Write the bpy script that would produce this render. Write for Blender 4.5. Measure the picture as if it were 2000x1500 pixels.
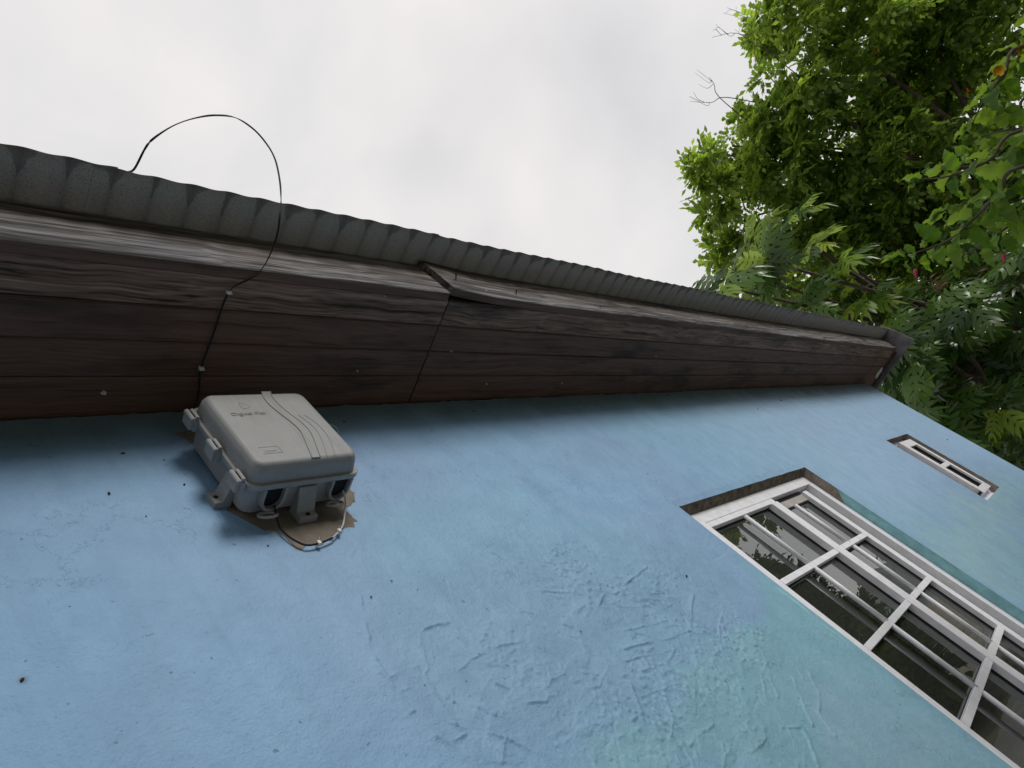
import bpy, math, random
import numpy as np
from mathutils import Vector, Matrix

# ------------------------------------------------------------------ camera, sky, sun, exposure
sc = bpy.context.scene
col = sc.collection
for o in list(bpy.data.objects):
    bpy.data.objects.remove(o)

cam_d = bpy.data.cameras.new('camera')
cam = bpy.data.objects.new('camera', cam_d)
col.objects.link(cam)
right = Vector((0.64711655, -0.38941271, -0.65543719))
down = Vector((-0.01120797, 0.85476046, -0.51890167))
fwd = Vector((0.7623087, 0.34313598, 0.54876511))
mw = Matrix.Identity(4)
for i in range(3):
    mw[i][0] = right[i]; mw[i][1] = -down[i]; mw[i][2] = -fwd[i]
mw.translation = Vector((0, -1.0, 0))
cam.matrix_world = mw
cam_d.sensor_width = 36.0
cam_d.lens = 1361.0 / 2000.0 * 36.0
cam_d.clip_start = 0.02
cam_d.clip_end = 5000
sc.camera = cam

SUN_DIR = Vector((0.22, -0.85, 0.46)).normalized()
sun_el = math.asin(SUN_DIR.z)
sun_rot = math.atan2(SUN_DIR.x, SUN_DIR.y)

world = bpy.data.worlds.new('World')
sc.world = world
world.use_nodes = True
wn = world.node_tree.nodes; wl = world.node_tree.links
wn.clear()
wo = wn.new('ShaderNodeOutputWorld'); bg = wn.new('ShaderNodeBackground')
sky = wn.new('ShaderNodeTexSky'); sky.sky_type = 'NISHITA'; sky.sun_disc = False
sky.sun_elevation = sun_el; sky.sun_rotation = sun_rot
tc = wn.new('ShaderNodeTexCoord')
mp = wn.new('ShaderNodeMapping'); mp.inputs['Scale'].default_value = (1.0, 1.0, 1.6)
mp.inputs['Location'].default_value = (0.35, 0.2, 0.1)
n1 = wn.new('ShaderNodeTexNoise'); n1.inputs['Scale'].default_value = 2.1; n1.inputs['Detail'].default_value = 7; n1.inputs['Roughness'].default_value = 0.5
n1.inputs['Distortion'].default_value = 0.35
r1 = wn.new('ShaderNodeValToRGB')       # cloud brightness (in units of the nishita sky before strength)
e = r1.color_ramp.elements
e[0].position = 0.32; e[0].color = (7.4, 7.35, 7.4, 1)
e[1].position = 0.72; e[1].color = (9.2, 8.85, 8.6, 1)
m1 = e = r1.color_ramp.elements.new(0.5); m1.color = (8.45, 8.2, 8.1, 1)
n2 = wn.new('ShaderNodeTexNoise'); n2.inputs['Scale'].default_value = 1.3; n2.inputs['Detail'].default_value = 4
r2 = wn.new('ShaderNodeValToRGB')       # how thick the cloud is
r2.color_ramp.elements[0].position = 0.24; r2.color_ramp.elements[0].color = (0.72, 0.72, 0.72, 1)
r2.color_ramp.elements[1].position = 0.46; r2.color_ramp.elements[1].color = (0.97, 0.97, 0.97, 1)
mx = wn.new('ShaderNodeMix'); mx.data_type = 'RGBA'
wl.new(tc.outputs['Generated'], mp.inputs['Vector'])
wl.new(mp.outputs['Vector'], n1.inputs['Vector']); wl.new(mp.outputs['Vector'], n2.inputs['Vector'])
wl.new(n1.outputs['Fac'], r1.inputs['Fac']); wl.new(n2.outputs['Fac'], r2.inputs['Fac'])
wl.new(r2.outputs['Color'], mx.inputs['Factor'])
wl.new(sky.outputs['Color'], mx.inputs[6]); wl.new(r1.outputs['Color'], mx.inputs[7])
wl.new(mx.outputs[2], bg.inputs['Color'])
bg.inputs['Strength'].default_value = 0.1
wl.new(bg.outputs['Background'], wo.inputs['Surface'])

sun_d = bpy.data.lights.new('sun', 'SUN')
sun_d.energy = 1.95; sun_d.angle = math.radians(20); sun_d.color = (1.0, 0.965, 0.91)
sun = bpy.data.objects.new('sun', sun_d); col.objects.link(sun)
sun.rotation_euler = SUN_DIR.to_track_quat('Z', 'Y').to_euler()
sun.location = (4, -6, 8)

sc.view_settings.view_transform = 'Standard'
sc.view_settings.look = 'None'
sc.view_settings.exposure = 0.07
sc.view_settings.gamma = 1.0
sc.view_settings.use_curve_mapping = False
sc.render.engine = 'CYCLES'
sc.cycles.use_denoising = True
sc.cycles.denoiser = 'OPENIMAGEDENOISE'
sc.cycles.denoising_input_passes = 'RGB_ALBEDO_NORMAL'
sc.cycles.denoising_prefilter = 'ACCURATE'
sc.cycles.adaptive_threshold = 0.006
sc.cycles.max_bounces = 6
sc.cycles.transparent_max_bounces = 12

GROUND = -1.55
rng = random.Random(11)
nr = np.random.RandomState(5)

# ------------------------------------------------------------------ traced wall positions (metres on the wall: x along, z up)
RIDGES= [[(1.288, 0.659), (1.353, 0.627), (1.431, 0.597)], [(1.365, 0.638), (1.395, 0.634), (1.457, 0.619)], [(1.618, 0.551), (1.686, 0.562), (1.798, 0.579)], [(1.419, 0.516), (1.534, 0.551)], [(1.399, 0.544), (1.44, 0.55), (1.471, 0.548)], [(1.173, 0.623), (1.2, 0.62)], [(1.249, 0.614), (1.258, 0.599), (1.274, 0.588)], [(0.91, 0.472), (0.937, 0.501), (0.975, 0.532), (1.023, 0.548), (1.073, 0.546), (1.114, 0.544), (1.153, 0.538), (1.17, 0.521)], [(1.055, 0.659), (1.038, 0.604), (1.027, 0.551)], [(1.078, 0.656), (1.071, 0.601), (1.069, 0.553)], [(1.045, 0.642), (1.012, 0.65), (0.964, 0.644), (0.942, 0.615), (0.93, 0.583), (0.918, 0.561), (0.905, 0.554)], [(0.905, 0.554), (0.898, 0.51), (0.893, 0.472), (0.889, 0.438)], [(0.869, 0.475), (0.882, 0.449), (0.9, 0.425)], [(0.906, 0.776), (0.877, 0.721), (0.842, 0.655), (0.832, 0.611), (0.833, 0.577), (0.83, 0.546), (0.836, 0.495)], [(0.845, 0.44), (0.855, 0.413), (0.868, 0.385), (0.884, 0.355)], [(0.835, 0.58), (0.872, 0.581), (0.904, 0.578)], [(0.829, 0.54), (0.867, 0.541)], [(1.422, 0.401), (1.507, 0.394), (1.587, 0.379), (1.672, 0.364)], [(1.114, 0.416), (1.168, 0.424), (1.211, 0.424)], [(1.032, 0.476), (1.051, 0.453)], [(1.151, 0.477), (1.207, 0.463)], [(0.86, 0.418), (0.893, 0.417)], [(0.879, 0.401), (0.937, 0.397), (0.96, 0.372), (0.975, 0.349), (1.006, 0.314), (1.037, 0.277)], [(0.919, 0.34), (0.949, 0.366), (0.964, 0.374)], [(0.942, 0.465), (0.959, 0.445), (0.975, 0.417)], [(1.027, 0.425), (1.061, 0.407), (1.112, 0.39)], [(1.122, 0.398), (1.156, 0.392)], [(1.21, 0.372), (1.216, 0.337)], [(1.217, 0.378), (1.264, 0.359), (1.299, 0.375), (1.325, 0.384)], [(1.856, 0.445), (1.763, 0.396), (1.692, 0.358), (1.611, 0.372), (1.502, 0.393), (1.422, 0.403)], [(1.473, 0.445), (1.561, 0.431), (1.652, 0.415)], [(1.372, 0.378), (1.443, 0.369), (1.519, 0.354), (1.566, 0.346)], [(1.34, 0.353), (1.39, 0.344), (1.457, 0.331)], [(1.338, 0.294), (1.401, 0.285), (1.469, 0.272)], [(1.344, 0.336), (1.321, 0.297), (1.281, 0.242)], [(1.499, 0.326), (1.572, 0.344), (1.561, 0.311), (1.566, 0.297)], [(1.587, 0.288), (1.568, 0.247), (1.554, 0.205)], [(1.642, 0.276), (1.62, 0.229), (1.593, 0.166)], [(1.902, 0.269), (1.866, 0.225), (1.829, 0.185), (1.759, 0.167)], [(1.869, 0.356), (1.795, 0.318), (1.732, 0.28)], [(1.833, 0.329), (1.79, 0.288)], [(1.396, 0.267), (1.373, 0.239), (1.339, 0.209), (1.296, 0.19)], [(1.348, 0.205), (1.378, 0.204), (1.441, 0.192)], [(1.338, 0.164), (1.391, 0.169), (1.458, 0.164)], [(1.599, 0.086), (1.56, 0.071), (1.516, 0.07), (1.469, 0.075)], [(1.705, 0.034), (1.679, 0.006), (1.644, -0.02), (1.616, -0.038)], [(1.868, 0.125), (1.813, 0.074), (1.744, 0.02)], [(1.684, 0.091), (1.657, 0.052), (1.626, 0.013)], [(1.306, 0.189), (1.265, 0.146)], [(1.327, 0.179), (1.296, 0.134)], [(1.256, 0.185), (1.234, 0.162)], [(1.434, 0.129), (1.41, 0.106), (1.371, 0.091)], [(1.41, 0.106), (1.438, 0.109)], [(1.634, 0.061), (1.704, 0.033)], [(1.752, 0.159), (1.689, 0.127)], [(1.782, 0.152), (1.745, 0.111)], [(1.634, 0.503), (1.702, 0.475)], [(1.937, 0.157), (1.898, 0.106)], [(1.946, 0.103), (1.902, 0.057), (1.811, 0.025), (1.777, -0.032)]]
PATCH= [(0.756, 1.401), (0.80, 1.41), (0.902, 1.262), (0.918, 1.133), (1.086, 1.118), (1.085, 1.084), (1.061, 1.049), (1.027, 1.035), (1.028, 0.995), (1.012, 0.98), (0.974, 0.969), (0.913, 0.944), (0.868, 0.945), (0.85, 0.936), (0.839, 0.945), (0.834, 0.986), (0.826, 1.009), (0.800, 1.018), (0.752, 1.100), (0.79, 1.13), (0.79, 1.33), (0.772, 1.372)]
TEAL1= [(1.055, 0.233), (1.145, 0.258), (1.248, 0.262), (1.357, 0.257), (1.462, 0.273), (1.56, 0.299), (1.631, 0.281), (1.719, 0.274), (1.912, 0.272), (2.064, 0.283), (2.178, 0.427), (2.277, 0.536), (2.328, 0.279), (2.324, 0.029), (2.305, -0.417), (2.176, -0.427)]
GREY1= [(1.905, 0.073), (2.066, 0.019), (2.177, -0.161), (2.202, -0.296), (1.991, -0.326), (1.53, -0.072)]
TEAL2= [(3.641, 0.161), (4.268, 0.236), (5.024, 0.256), (7.533, 0.056), (3.611, -0.329)]
PERI= [(0.906, 0.795), (1.23, 0.814), (1.884, 0.665), (2.278, 0.58), (2.148, 0.413), (2.02, 0.299), (1.571, 0.29), (1.174, 0.256), (0.841, 0.369), (0.816, 0.552)]
SPECKS= [(0.618, 1.334, 0.0046), (0.549, 1.203, 0.0037), (0.785, 0.969, 0.0029), (0.701, 1.201, 0.0038), (0.918, 0.764, 0.0029), (0.991, 0.789, 0.0024), (1.822, 1.416, 0.0046), (1.909, 1.462, 0.0038), (0.308, 0.803, 0.0044), (0.402, 0.923, 0.0021), (1.911, 0.501, 0.0049), (4.174, 1.259, 0.0066), (4.735, 1.326, 0.0074), (3.356, 1.454, 0.0056), (1.251, 1.401, 0.0039), (0.591, 1.117, 0.0024), (0.693, 1.296, 0.0026), (5.021, 1.351, 0.0058), (8.316, 1.31, 0.0093), (6.922, 0.581, 0.0077)]
CROWN= [(12.311, -4.13, 6.543, 0.787), (12.744, -4.545, 5.789, 0.858), (13.981, -5.038, 5.286, 0.984), (14.237, -5.265, 4.326, 0.951), (12.0, -3.106, 5.809, 0.683), (13.17, -3.711, 5.6, 0.895), (14.801, -4.235, 5.262, 1.056), (15.368, -4.503, 4.278, 1.039), (12.424, -1.921, 6.643, 0.658), (12.035, -2.048, 5.581, 0.785), (13.227, -2.564, 5.222, 0.912), (13.438, -2.844, 4.299, 0.967), (13.968, -3.182, 3.452, 0.953), (11.336, -0.932, 5.831, 0.436), (12.988, -1.019, 5.798, 0.865), (13.497, -1.425, 5.04, 0.949), (14.13, -1.748, 4.295, 1.04), (14.912, -2.145, 3.437, 1.039), (14.39, -2.385, 2.432, 0.695), (11.595, -0.207, 5.314, 0.398), (12.889, -0.481, 4.669, 0.831), (13.858, -0.787, 3.841, 0.843), (14.821, -1.066, 3.056, 0.857), (15.673, -1.468, 2.203, 0.573), (13.388, -5.3, 7.128, 0.929), (13.913, -5.777, 6.183, 1.09), (14.126, -5.993, 5.006, 1.127), (12.474, -2.55, 6.064, 0.542), (11.056, -1.359, 6.1, 0.3), (13.161, -3.807, 7.325, 0.337)]
BREAD= [(9.839, -0.168, 4.323), (9.472, -0.686, 4.114), (9.159, -0.549, 3.651), (10.556, -1.249, 4.144), (10.064, -0.954, 3.54), (10.35, -0.297, 3.748), (10.673, -0.533, 3.335), (10.388, -0.6, 2.658), (10.03, -0.94, 3.058), (10.794, -0.61, 2.397), (10.678, -0.55, 1.971), (10.38, -0.837, 1.68), (10.766, -0.626, 1.484), (11.645, -0.158, 1.634), (9.858, -0.244, 1.647), (10.346, -1.075, 1.498), (11.869, -1.373, 1.471), (11.213, -1.071, 1.059), (11.523, -0.624, 1.183), (10.796, 0.139, 1.509), (10.748, 0.153, 1.144), (12.421, -0.074, 1.109), (10.099, 0.324, 1.456), (11.025, 0.382, 0.847), (10.88, -0.079, 0.647), (9.522, 0.017, 3.884), (8.723, -0.031, 3.855), (9.56, -0.207, 3.063), (10.619, -0.346, 2.961), (11.318, -0.623, 0.766), (11.767, -1.516, 1.48), (11.799, -0.982, 2.237), (9.812, -0.355, 1.97), (10.759, -1.846, 1.457), (10.461, 0.549, 0.922), (11.211, 0.254, 1.823)]
STEMS= [[(2.899, -1.516, 0.487), (2.86, -1.378, 0.546), (2.863, -1.277, 0.57), (2.863, -1.186, 0.603), (2.826, -1.085, 0.683)], [(3.026, -1.644, 0.573), (2.96, -1.481, 0.654), (2.924, -1.386, 0.735), (2.922, -1.349, 0.806)], [(3.156, -1.922, 0.749), (3.12, -1.786, 0.804), (3.131, -1.69, 0.82), (3.165, -1.622, 0.821)], [(3.3, -1.468, 0.446), (3.275, -1.374, 0.514), (3.258, -1.267, 0.561), (3.253, -1.181, 0.606)], [(3.419, -1.834, 0.693), (3.403, -1.733, 0.743), (3.423, -1.617, 0.733), (3.403, -1.561, 0.818)]]
CRACKS = [[(0.396, 1.31), (0.396, 1.236), (0.396, 1.166), (0.396, 1.092), (0.393, 1.038)], [(6.784, 0.889), (6.793, 0.832), (7.06, 0.846)], [(7.06, 0.846), (7.089, 0.81)], [(0.981, 0.921), (0.867, 0.856), (0.836, 0.847)], [(2.304, 0.539), (2.193, 0.511), (2.07, 0.511)], [(0.98, 0.907), (0.948, 0.881)]]
TWIGS = [[(12.009, -3.539, 6.773), (11.9, -3.862, 7.127), (11.617, -3.864, 7.521)], [(12.008, -3.501, 6.75), (11.726, -3.556, 7.176), (11.44, -3.324, 7.429)], [(12.069, -3.799, 6.853), (11.786, -3.816, 7.256)], [(11.599, -2.545, 6.72), (11.427, -2.366, 6.848), (11.188, -2.237, 7.1)], [(11.514, -2.493, 6.807), (11.459, -2.647, 6.979), (11.404, -2.726, 7.105)], [(11.949, -3.278, 6.694), (11.924, -3.563, 6.906), (11.785, -3.778, 7.233)]]
LOOP = [(0.851, -0.556, 1.374), (0.905, -0.563, 1.469), (0.958, -0.572, 1.571), (1.016, -0.59, 1.7), (1.068, -0.61, 1.839), (1.074, -0.63, 1.915), (1.053, -0.65, 1.965), (0.984, -0.67, 1.943), (0.876, -0.68, 1.834), (0.788, -0.675, 1.746), (0.716, -0.66, 1.676), (0.663, -0.63, 1.634), (0.656, -0.6, 1.649), (0.65, -0.545, 1.667), (0.64, -0.53, 1.68)]
CABLE_MID = [(0.887, -0.385, 1.489), (0.907, -0.402, 1.493), (0.923, -0.43, 1.499), (0.939, -0.47, 1.514), (0.93, -0.515, 1.5), (0.925, -0.553, 1.503)]


# ------------------------------------------------------------------ helpers
def mat(name):
    m = bpy.data.materials.new(name); m.use_nodes = True
    nt = m.node_tree
    return m, nt, nt.nodes['Principled BSDF']

def N(nt, t, **kw):
    n = nt.nodes.new(t)
    for k, v in kw.items():
        if k in ('operation', 'data_type', 'blend_type', 'noise_dimensions', 'bands_direction', 'wave_type', 'attribute_name', 'feature', 'clamp', 'use_clamp'):
            setattr(n, k, v)
        else:
            n.inputs[k].default_value = v
    return n

def ramp(nt, stops):
    r = nt.nodes.new('ShaderNodeValToRGB')
    el = r.color_ramp.elements
    while len(el) < len(stops): el.new(0.5)
    for i, (p, c) in enumerate(stops):
        el[i].position = p
        el[i].color = (*c, 1) if len(c) == 3 else c
    return r

def plain(name, color, rough=0.6, spec=0.4, noise=0.12, nscale=30, bump=0.0, bscale=200, metallic=0.0):
    """a colour with uneven tone and optional fine relief"""
    m, nt, p = mat(name)
    L = nt.links
    t = nt.nodes.new('ShaderNodeTexCoord')
    n = N(nt, 'ShaderNodeTexNoise', Scale=nscale, Detail=6.0)
    L.new(t.outputs['Object'], n.inputs['Vector'])
    lo = tuple(c * (1 - noise) for c in color); hi = tuple(min(1, c * (1 + noise)) for c in color)
    r = ramp(nt, [(0.3, lo), (0.7, hi)])
    L.new(n.outputs['Fac'], r.inputs['Fac']); L.new(r.outputs['Color'], p.inputs['Base Color'])
    p.inputs['Roughness'].default_value = rough
    p.inputs['Specular IOR Level'].default_value = spec
    p.inputs['Metallic'].default_value = metallic
    if bump > 0:
        nb = N(nt, 'ShaderNodeTexNoise', Scale=bscale, Detail=4.0)
        L.new(t.outputs['Object'], nb.inputs['Vector'])
        b = N(nt, 'ShaderNodeBump', Strength=bump, Distance=0.002)
        L.new(nb.outputs['Fac'], b.inputs['Height']); L.new(b.outputs['Normal'], p.inputs['Normal'])
    return m

def obj_from(name, verts, faces, m, parent=None, smooth=False):
    me = bpy.data.meshes.new(name)
    me.from_pydata([tuple(v) for v in verts], [], [tuple(f) for f in faces])
    me.update()
    if m is not None: me.materials.append(m)
    if smooth: me.shade_smooth()
    o = bpy.data.objects.new(name, me); col.objects.link(o)
    if parent is not None: o.parent = parent
    return o

class MB:
    """collects simple solids into one mesh"""
    def __init__(s): s.v = []; s.f = []
    def add(s, vs, fs):
        b = len(s.v); s.v += [tuple(v) for v in vs]; s.f += [tuple(i + b for i in f) for f in fs]
    def box(s, x0, x1, y0, y1, z0, z1):
        vs = [(x0, y0, z0), (x1, y0, z0), (x1, y1, z0), (x0, y1, z0), (x0, y0, z1), (x1, y0, z1), (x1, y1, z1), (x0, y1, z1)]
        s.add(vs, [(3, 2, 1, 0), (4, 5, 6, 7), (0, 1, 5, 4), (1, 2, 6, 5), (2, 3, 7, 6), (3, 0, 4, 7)])
    def prism(s, poly, axis, a, b):
        """poly: 2D points in the other two axes (order xy, xz or yz), extruded from a to b along axis"""
        def P(p, t):
            if axis == 'x': return (t, p[0], p[1])
            if axis == 'y': return (p[0], t, p[1])
            return (p[0], p[1], t)
        n = len(poly)
        vs = [P(p, a) for p in poly] + [P(p, b) for p in poly]
        fs = [tuple(range(n)), tuple(range(2 * n - 1, n - 1, -1))] + [(i, i + n, (i + 1) % n + n, (i + 1) % n) for i in range(n)]
        s.add(vs, fs)
    def tube(s, pts, r, n=8, flat=None):
        """round tube along points; flat=(a,b): elliptical section"""
        pts = [Vector(p) for p in pts]; rings = []
        up = Vector((0.13, 0.21, 0.97))
        for i, p in enumerate(pts):
            d = (pts[min(i + 1, len(pts) - 1)] - pts[max(i - 1, 0)]).normalized()
            a = d.cross(up)
            if a.length < 1e-3: a = d.cross(Vector((1, 0, 0)))
            a.normalize(); b = d.cross(a).normalized()
            up = b if False else up
            rr = r[i] if isinstance(r, (list, tuple)) else r
            ra, rb = (rr, rr) if flat is None else flat
            rings.append([p + a * ra * math.cos(2 * math.pi * k / n) + b * rb * math.sin(2 * math.pi * k / n) for k in range(n)])
        vs = [v for ring in rings for v in ring]
        fs = []
        for i in range(len(rings) - 1):
            for k in range(n):
                fs.append((i * n + k, i * n + (k + 1) % n, (i + 1) * n + (k + 1) % n, (i + 1) * n + k))
        fs.append(tuple(range(n - 1, -1, -1))); fs.append(tuple((len(rings) - 1) * n + k for k in range(n)))
        s.add(vs, fs)
    def build(s, name, m, parent=None, smooth=False, bevel=0.0, seg=2):
        o = obj_from(name, s.v, s.f, m, parent, smooth)
        if bevel > 0:
            b = o.modifiers.new('bevel', 'BEVEL'); b.width = bevel; b.segments = seg; b.limit_method = 'ANGLE'; b.angle_limit = math.radians(40)
        return o

def tag(o, label=None, cat=None, group=None, kind=None):
    if label: o['label'] = label
    if cat: o['category'] = cat
    if group: o['group'] = group
    if kind: o['kind'] = kind
    return o

def empty(name, loc=(0, 0, 0)):
    o = bpy.data.objects.new(name, None); col.objects.link(o); o.location = loc; o.empty_display_size = 0.1
    return o

def smooth_path(pts, k=6):
    """Catmull-Rom through the points"""
    P = [Vector(p) for p in pts]; P = [P[0] * 2 - P[1]] + P + [P[-1] * 2 - P[-2]]
    out = []
    for i in range(1, len(P) - 2):
        for j in range(k):
            t = j / k
            a, b, c, d = P[i - 1], P[i], P[i + 1], P[i + 2]
            out.append(0.5 * ((2 * b) + (c - a) * t + (2 * a - 5 * b + 4 * c - d) * t * t + (3 * b - a - 3 * c + d) * t ** 3))
    out.append(P[-2])
    return out

_LAT = np.random.RandomState(77).rand(256, 256)
def vnoise(x, z, s, seed=0):
    """smooth value noise, -1..1"""
    u = x * s + seed * 17.31; w = z * s + seed * 9.73
    iu = np.floor(u).astype(int); iw = np.floor(w).astype(int)
    fu = u - iu; fw = w - iw
    fu = fu * fu * fu * (fu * (fu * 6 - 15) + 10); fw = fw * fw * fw * (fw * (fw * 6 - 15) + 10)
    a = _LAT[iu % 256, iw % 256]; b = _LAT[(iu + 1) % 256, iw % 256]; c = _LAT[iu % 256, (iw + 1) % 256]; d = _LAT[(iu + 1) % 256, (iw + 1) % 256]
    return ((a * (1 - fu) + b * fu) * (1 - fw) + (c * (1 - fu) + d * fu) * fw) * 2 - 1

def poly_sd(x, z, poly):
    """signed distance to a polygon, negative inside"""
    d = np.full(x.shape, 1e9); inside = np.zeros(x.shape, bool)
    n = len(poly)
    for i in range(n):
        (x0, z0), (x1, z1) = poly[i], poly[(i + 1) % n]
        ex, ez = x1 - x0, z1 - z0
        t = np.clip(((x - x0) * ex + (z - z0) * ez) / (ex * ex + ez * ez + 1e-12), 0, 1)
        d = np.minimum(d, np.hypot(x - x0 - t * ex, z - z0 - t * ez))
        cond = ((z0 > z) != (z1 > z))
        xx = (x1 - x0) * (z - z0) / ((z1 - z0) if abs(z1 - z0) > 1e-9 else 1e-9) + x0
        inside ^= cond & (x < xx)
    return np.where(inside, -d, d)

def sstep(a, b, v):
    t = np.clip((v - a) / (b - a), 0, 1)
    return t * t * (3 - 2 * t)

# ------------------------------------------------------------------ materials
def wall_material():
    m, nt, p = mat('painted_plaster'); L = nt.links
    t = nt.nodes.new('ShaderNodeTexCoord')
    at = N(nt, 'ShaderNodeAttribute', attribute_name='paint')
    n = N(nt, 'ShaderNodeTexNoise', Scale=9.0, Detail=9.0, Roughness=0.65)
    L.new(t.outputs['Object'], n.inputs['Vector'])
    r = ramp(nt, [(0.32, (0.88, 0.9, 0.92)), (0.66, (1.06, 1.05, 1.04))])
    L.new(n.outputs['Fac'], r.inputs['Fac'])
    mx = N(nt, 'ShaderNodeMix', data_type='RGBA', blend_type='MULTIPLY'); mx.inputs['Factor'].default_value = 1.0
    L.new(at.outputs['Color'], mx.inputs[6]); L.new(r.outputs['Color'], mx.inputs[7])
    # pinholes and tiny dirt specks
    v = N(nt, 'ShaderNodeTexNoise', Scale=70.0, Detail=2.0, Roughness=0.4)
    L.new(t.outputs['Object'], v.inputs['Vector'])
    rv = ramp(nt, [(0.725, (1, 1, 1)), (0.76, (0.45, 0.45, 0.42))])
    L.new(v.outputs['Fac'], rv.inputs['Fac'])
    m2 = N(nt, 'ShaderNodeMix', data_type='RGBA', blend_type='MULTIPLY'); m2.inputs['Factor'].default_value = 0.8
    L.new(mx.outputs[2], m2.inputs[6]); L.new(rv.outputs['Color'], m2.inputs[7])
    st = nt.nodes.new('ShaderNodeMapping'); st.inputs['Scale'].default_value = (16.0, 1.0, 0.9)
    L.new(t.outputs['Object'], st.inputs['Vector'])
    sn = N(nt, 'ShaderNodeTexNoise', Scale=1.0, Detail=6.0, Roughness=0.7); L.new(st.outputs['Vector'], sn.inputs['Vector'])
    rs_ = ramp(nt, [(0.34, (0.80, 0.82, 0.82)), (0.50, (1, 1, 1)), (0.70, (1.06, 1.05, 1.04))]); L.new(sn.outputs['Fac'], rs_.inputs['Fac'])
    m4 = N(nt, 'ShaderNodeMix', data_type='RGBA', blend_type='MULTIPLY'); m4.inputs['Factor'].default_value = 0.32
    L.new(m2.outputs[2], m4.inputs[6]); L.new(rs_.outputs['Color'], m4.inputs[7])
    vo = N(nt, 'ShaderNodeTexVoronoi', Scale=5.5, feature='DISTANCE_TO_EDGE')
    vw = N(nt, 'ShaderNodeTexNoise', Scale=9.0, Detail=5.0, Roughness=0.7); L.new(t.outputs['Object'], vw.inputs['Vector'])
    va = N(nt, 'ShaderNodeVectorMath', operation='MULTIPLY_ADD'); va.inputs[1].default_value = (0.22, 0.22, 0.22)
    L.new(vw.outputs['Color'], va.inputs[0]); L.new(t.outputs['Object'], va.inputs[2]); L.new(va.outputs['Vector'], vo.inputs['Vector'])
    gate = N(nt, 'ShaderNodeTexNoise', Scale=2.4, Detail=2.0); L.new(t.outputs['Object'], gate.inputs['Vector'])
    gr = ramp(nt, [(0.52, (0, 0, 0)), (0.60, (1, 1, 1))]); L.new(gate.outputs['Fac'], gr.inputs['Fac'])
    vr = ramp(nt, [(0.0, (0.6, 0.62, 0.66)), (0.010, (1, 1, 1))]); L.new(vo.outputs['Distance'], vr.inputs['Fac'])
    m5 = N(nt, 'ShaderNodeMix', data_type='RGBA', blend_type='MULTIPLY'); L.new(gr.outputs['Color'], m5.inputs['Factor'])
    L.new(m4.outputs[2], m5.inputs[6]); L.new(vr.outputs['Color'], m5.inputs[7])
    L.new(m5.outputs[2], p.inputs['Base Color'])
    p.inputs['Roughness'].default_value = 0.5; p.inputs['Specular IOR Level'].default_value = 0.35
    nb = N(nt, 'ShaderNodeTexNoise', Scale=190.0, Detail=5.0, Roughness=0.6)
    nc = N(nt, 'ShaderNodeTexNoise', Scale=38.0, Detail=5.0, Roughness=0.55)
    L.new(t.outputs['Object'], nb.inputs['Vector']); L.new(t.outputs['Object'], nc.inputs['Vector'])
    b1 = N(nt, 'ShaderNodeBump', Strength=0.8, Distance=0.0022); b2 = N(nt, 'ShaderNodeBump', Strength=0.7, Distance=0.005)
    L.new(nb.outputs['Fac'], b1.inputs['Height']); L.new(nc.outputs['Fac'], b2.inputs['Height'])
    L.new(b1.outputs['Normal'], b2.inputs['Normal']); L.new(b2.outputs['Normal'], p.inputs['Normal'])
    return m

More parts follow.
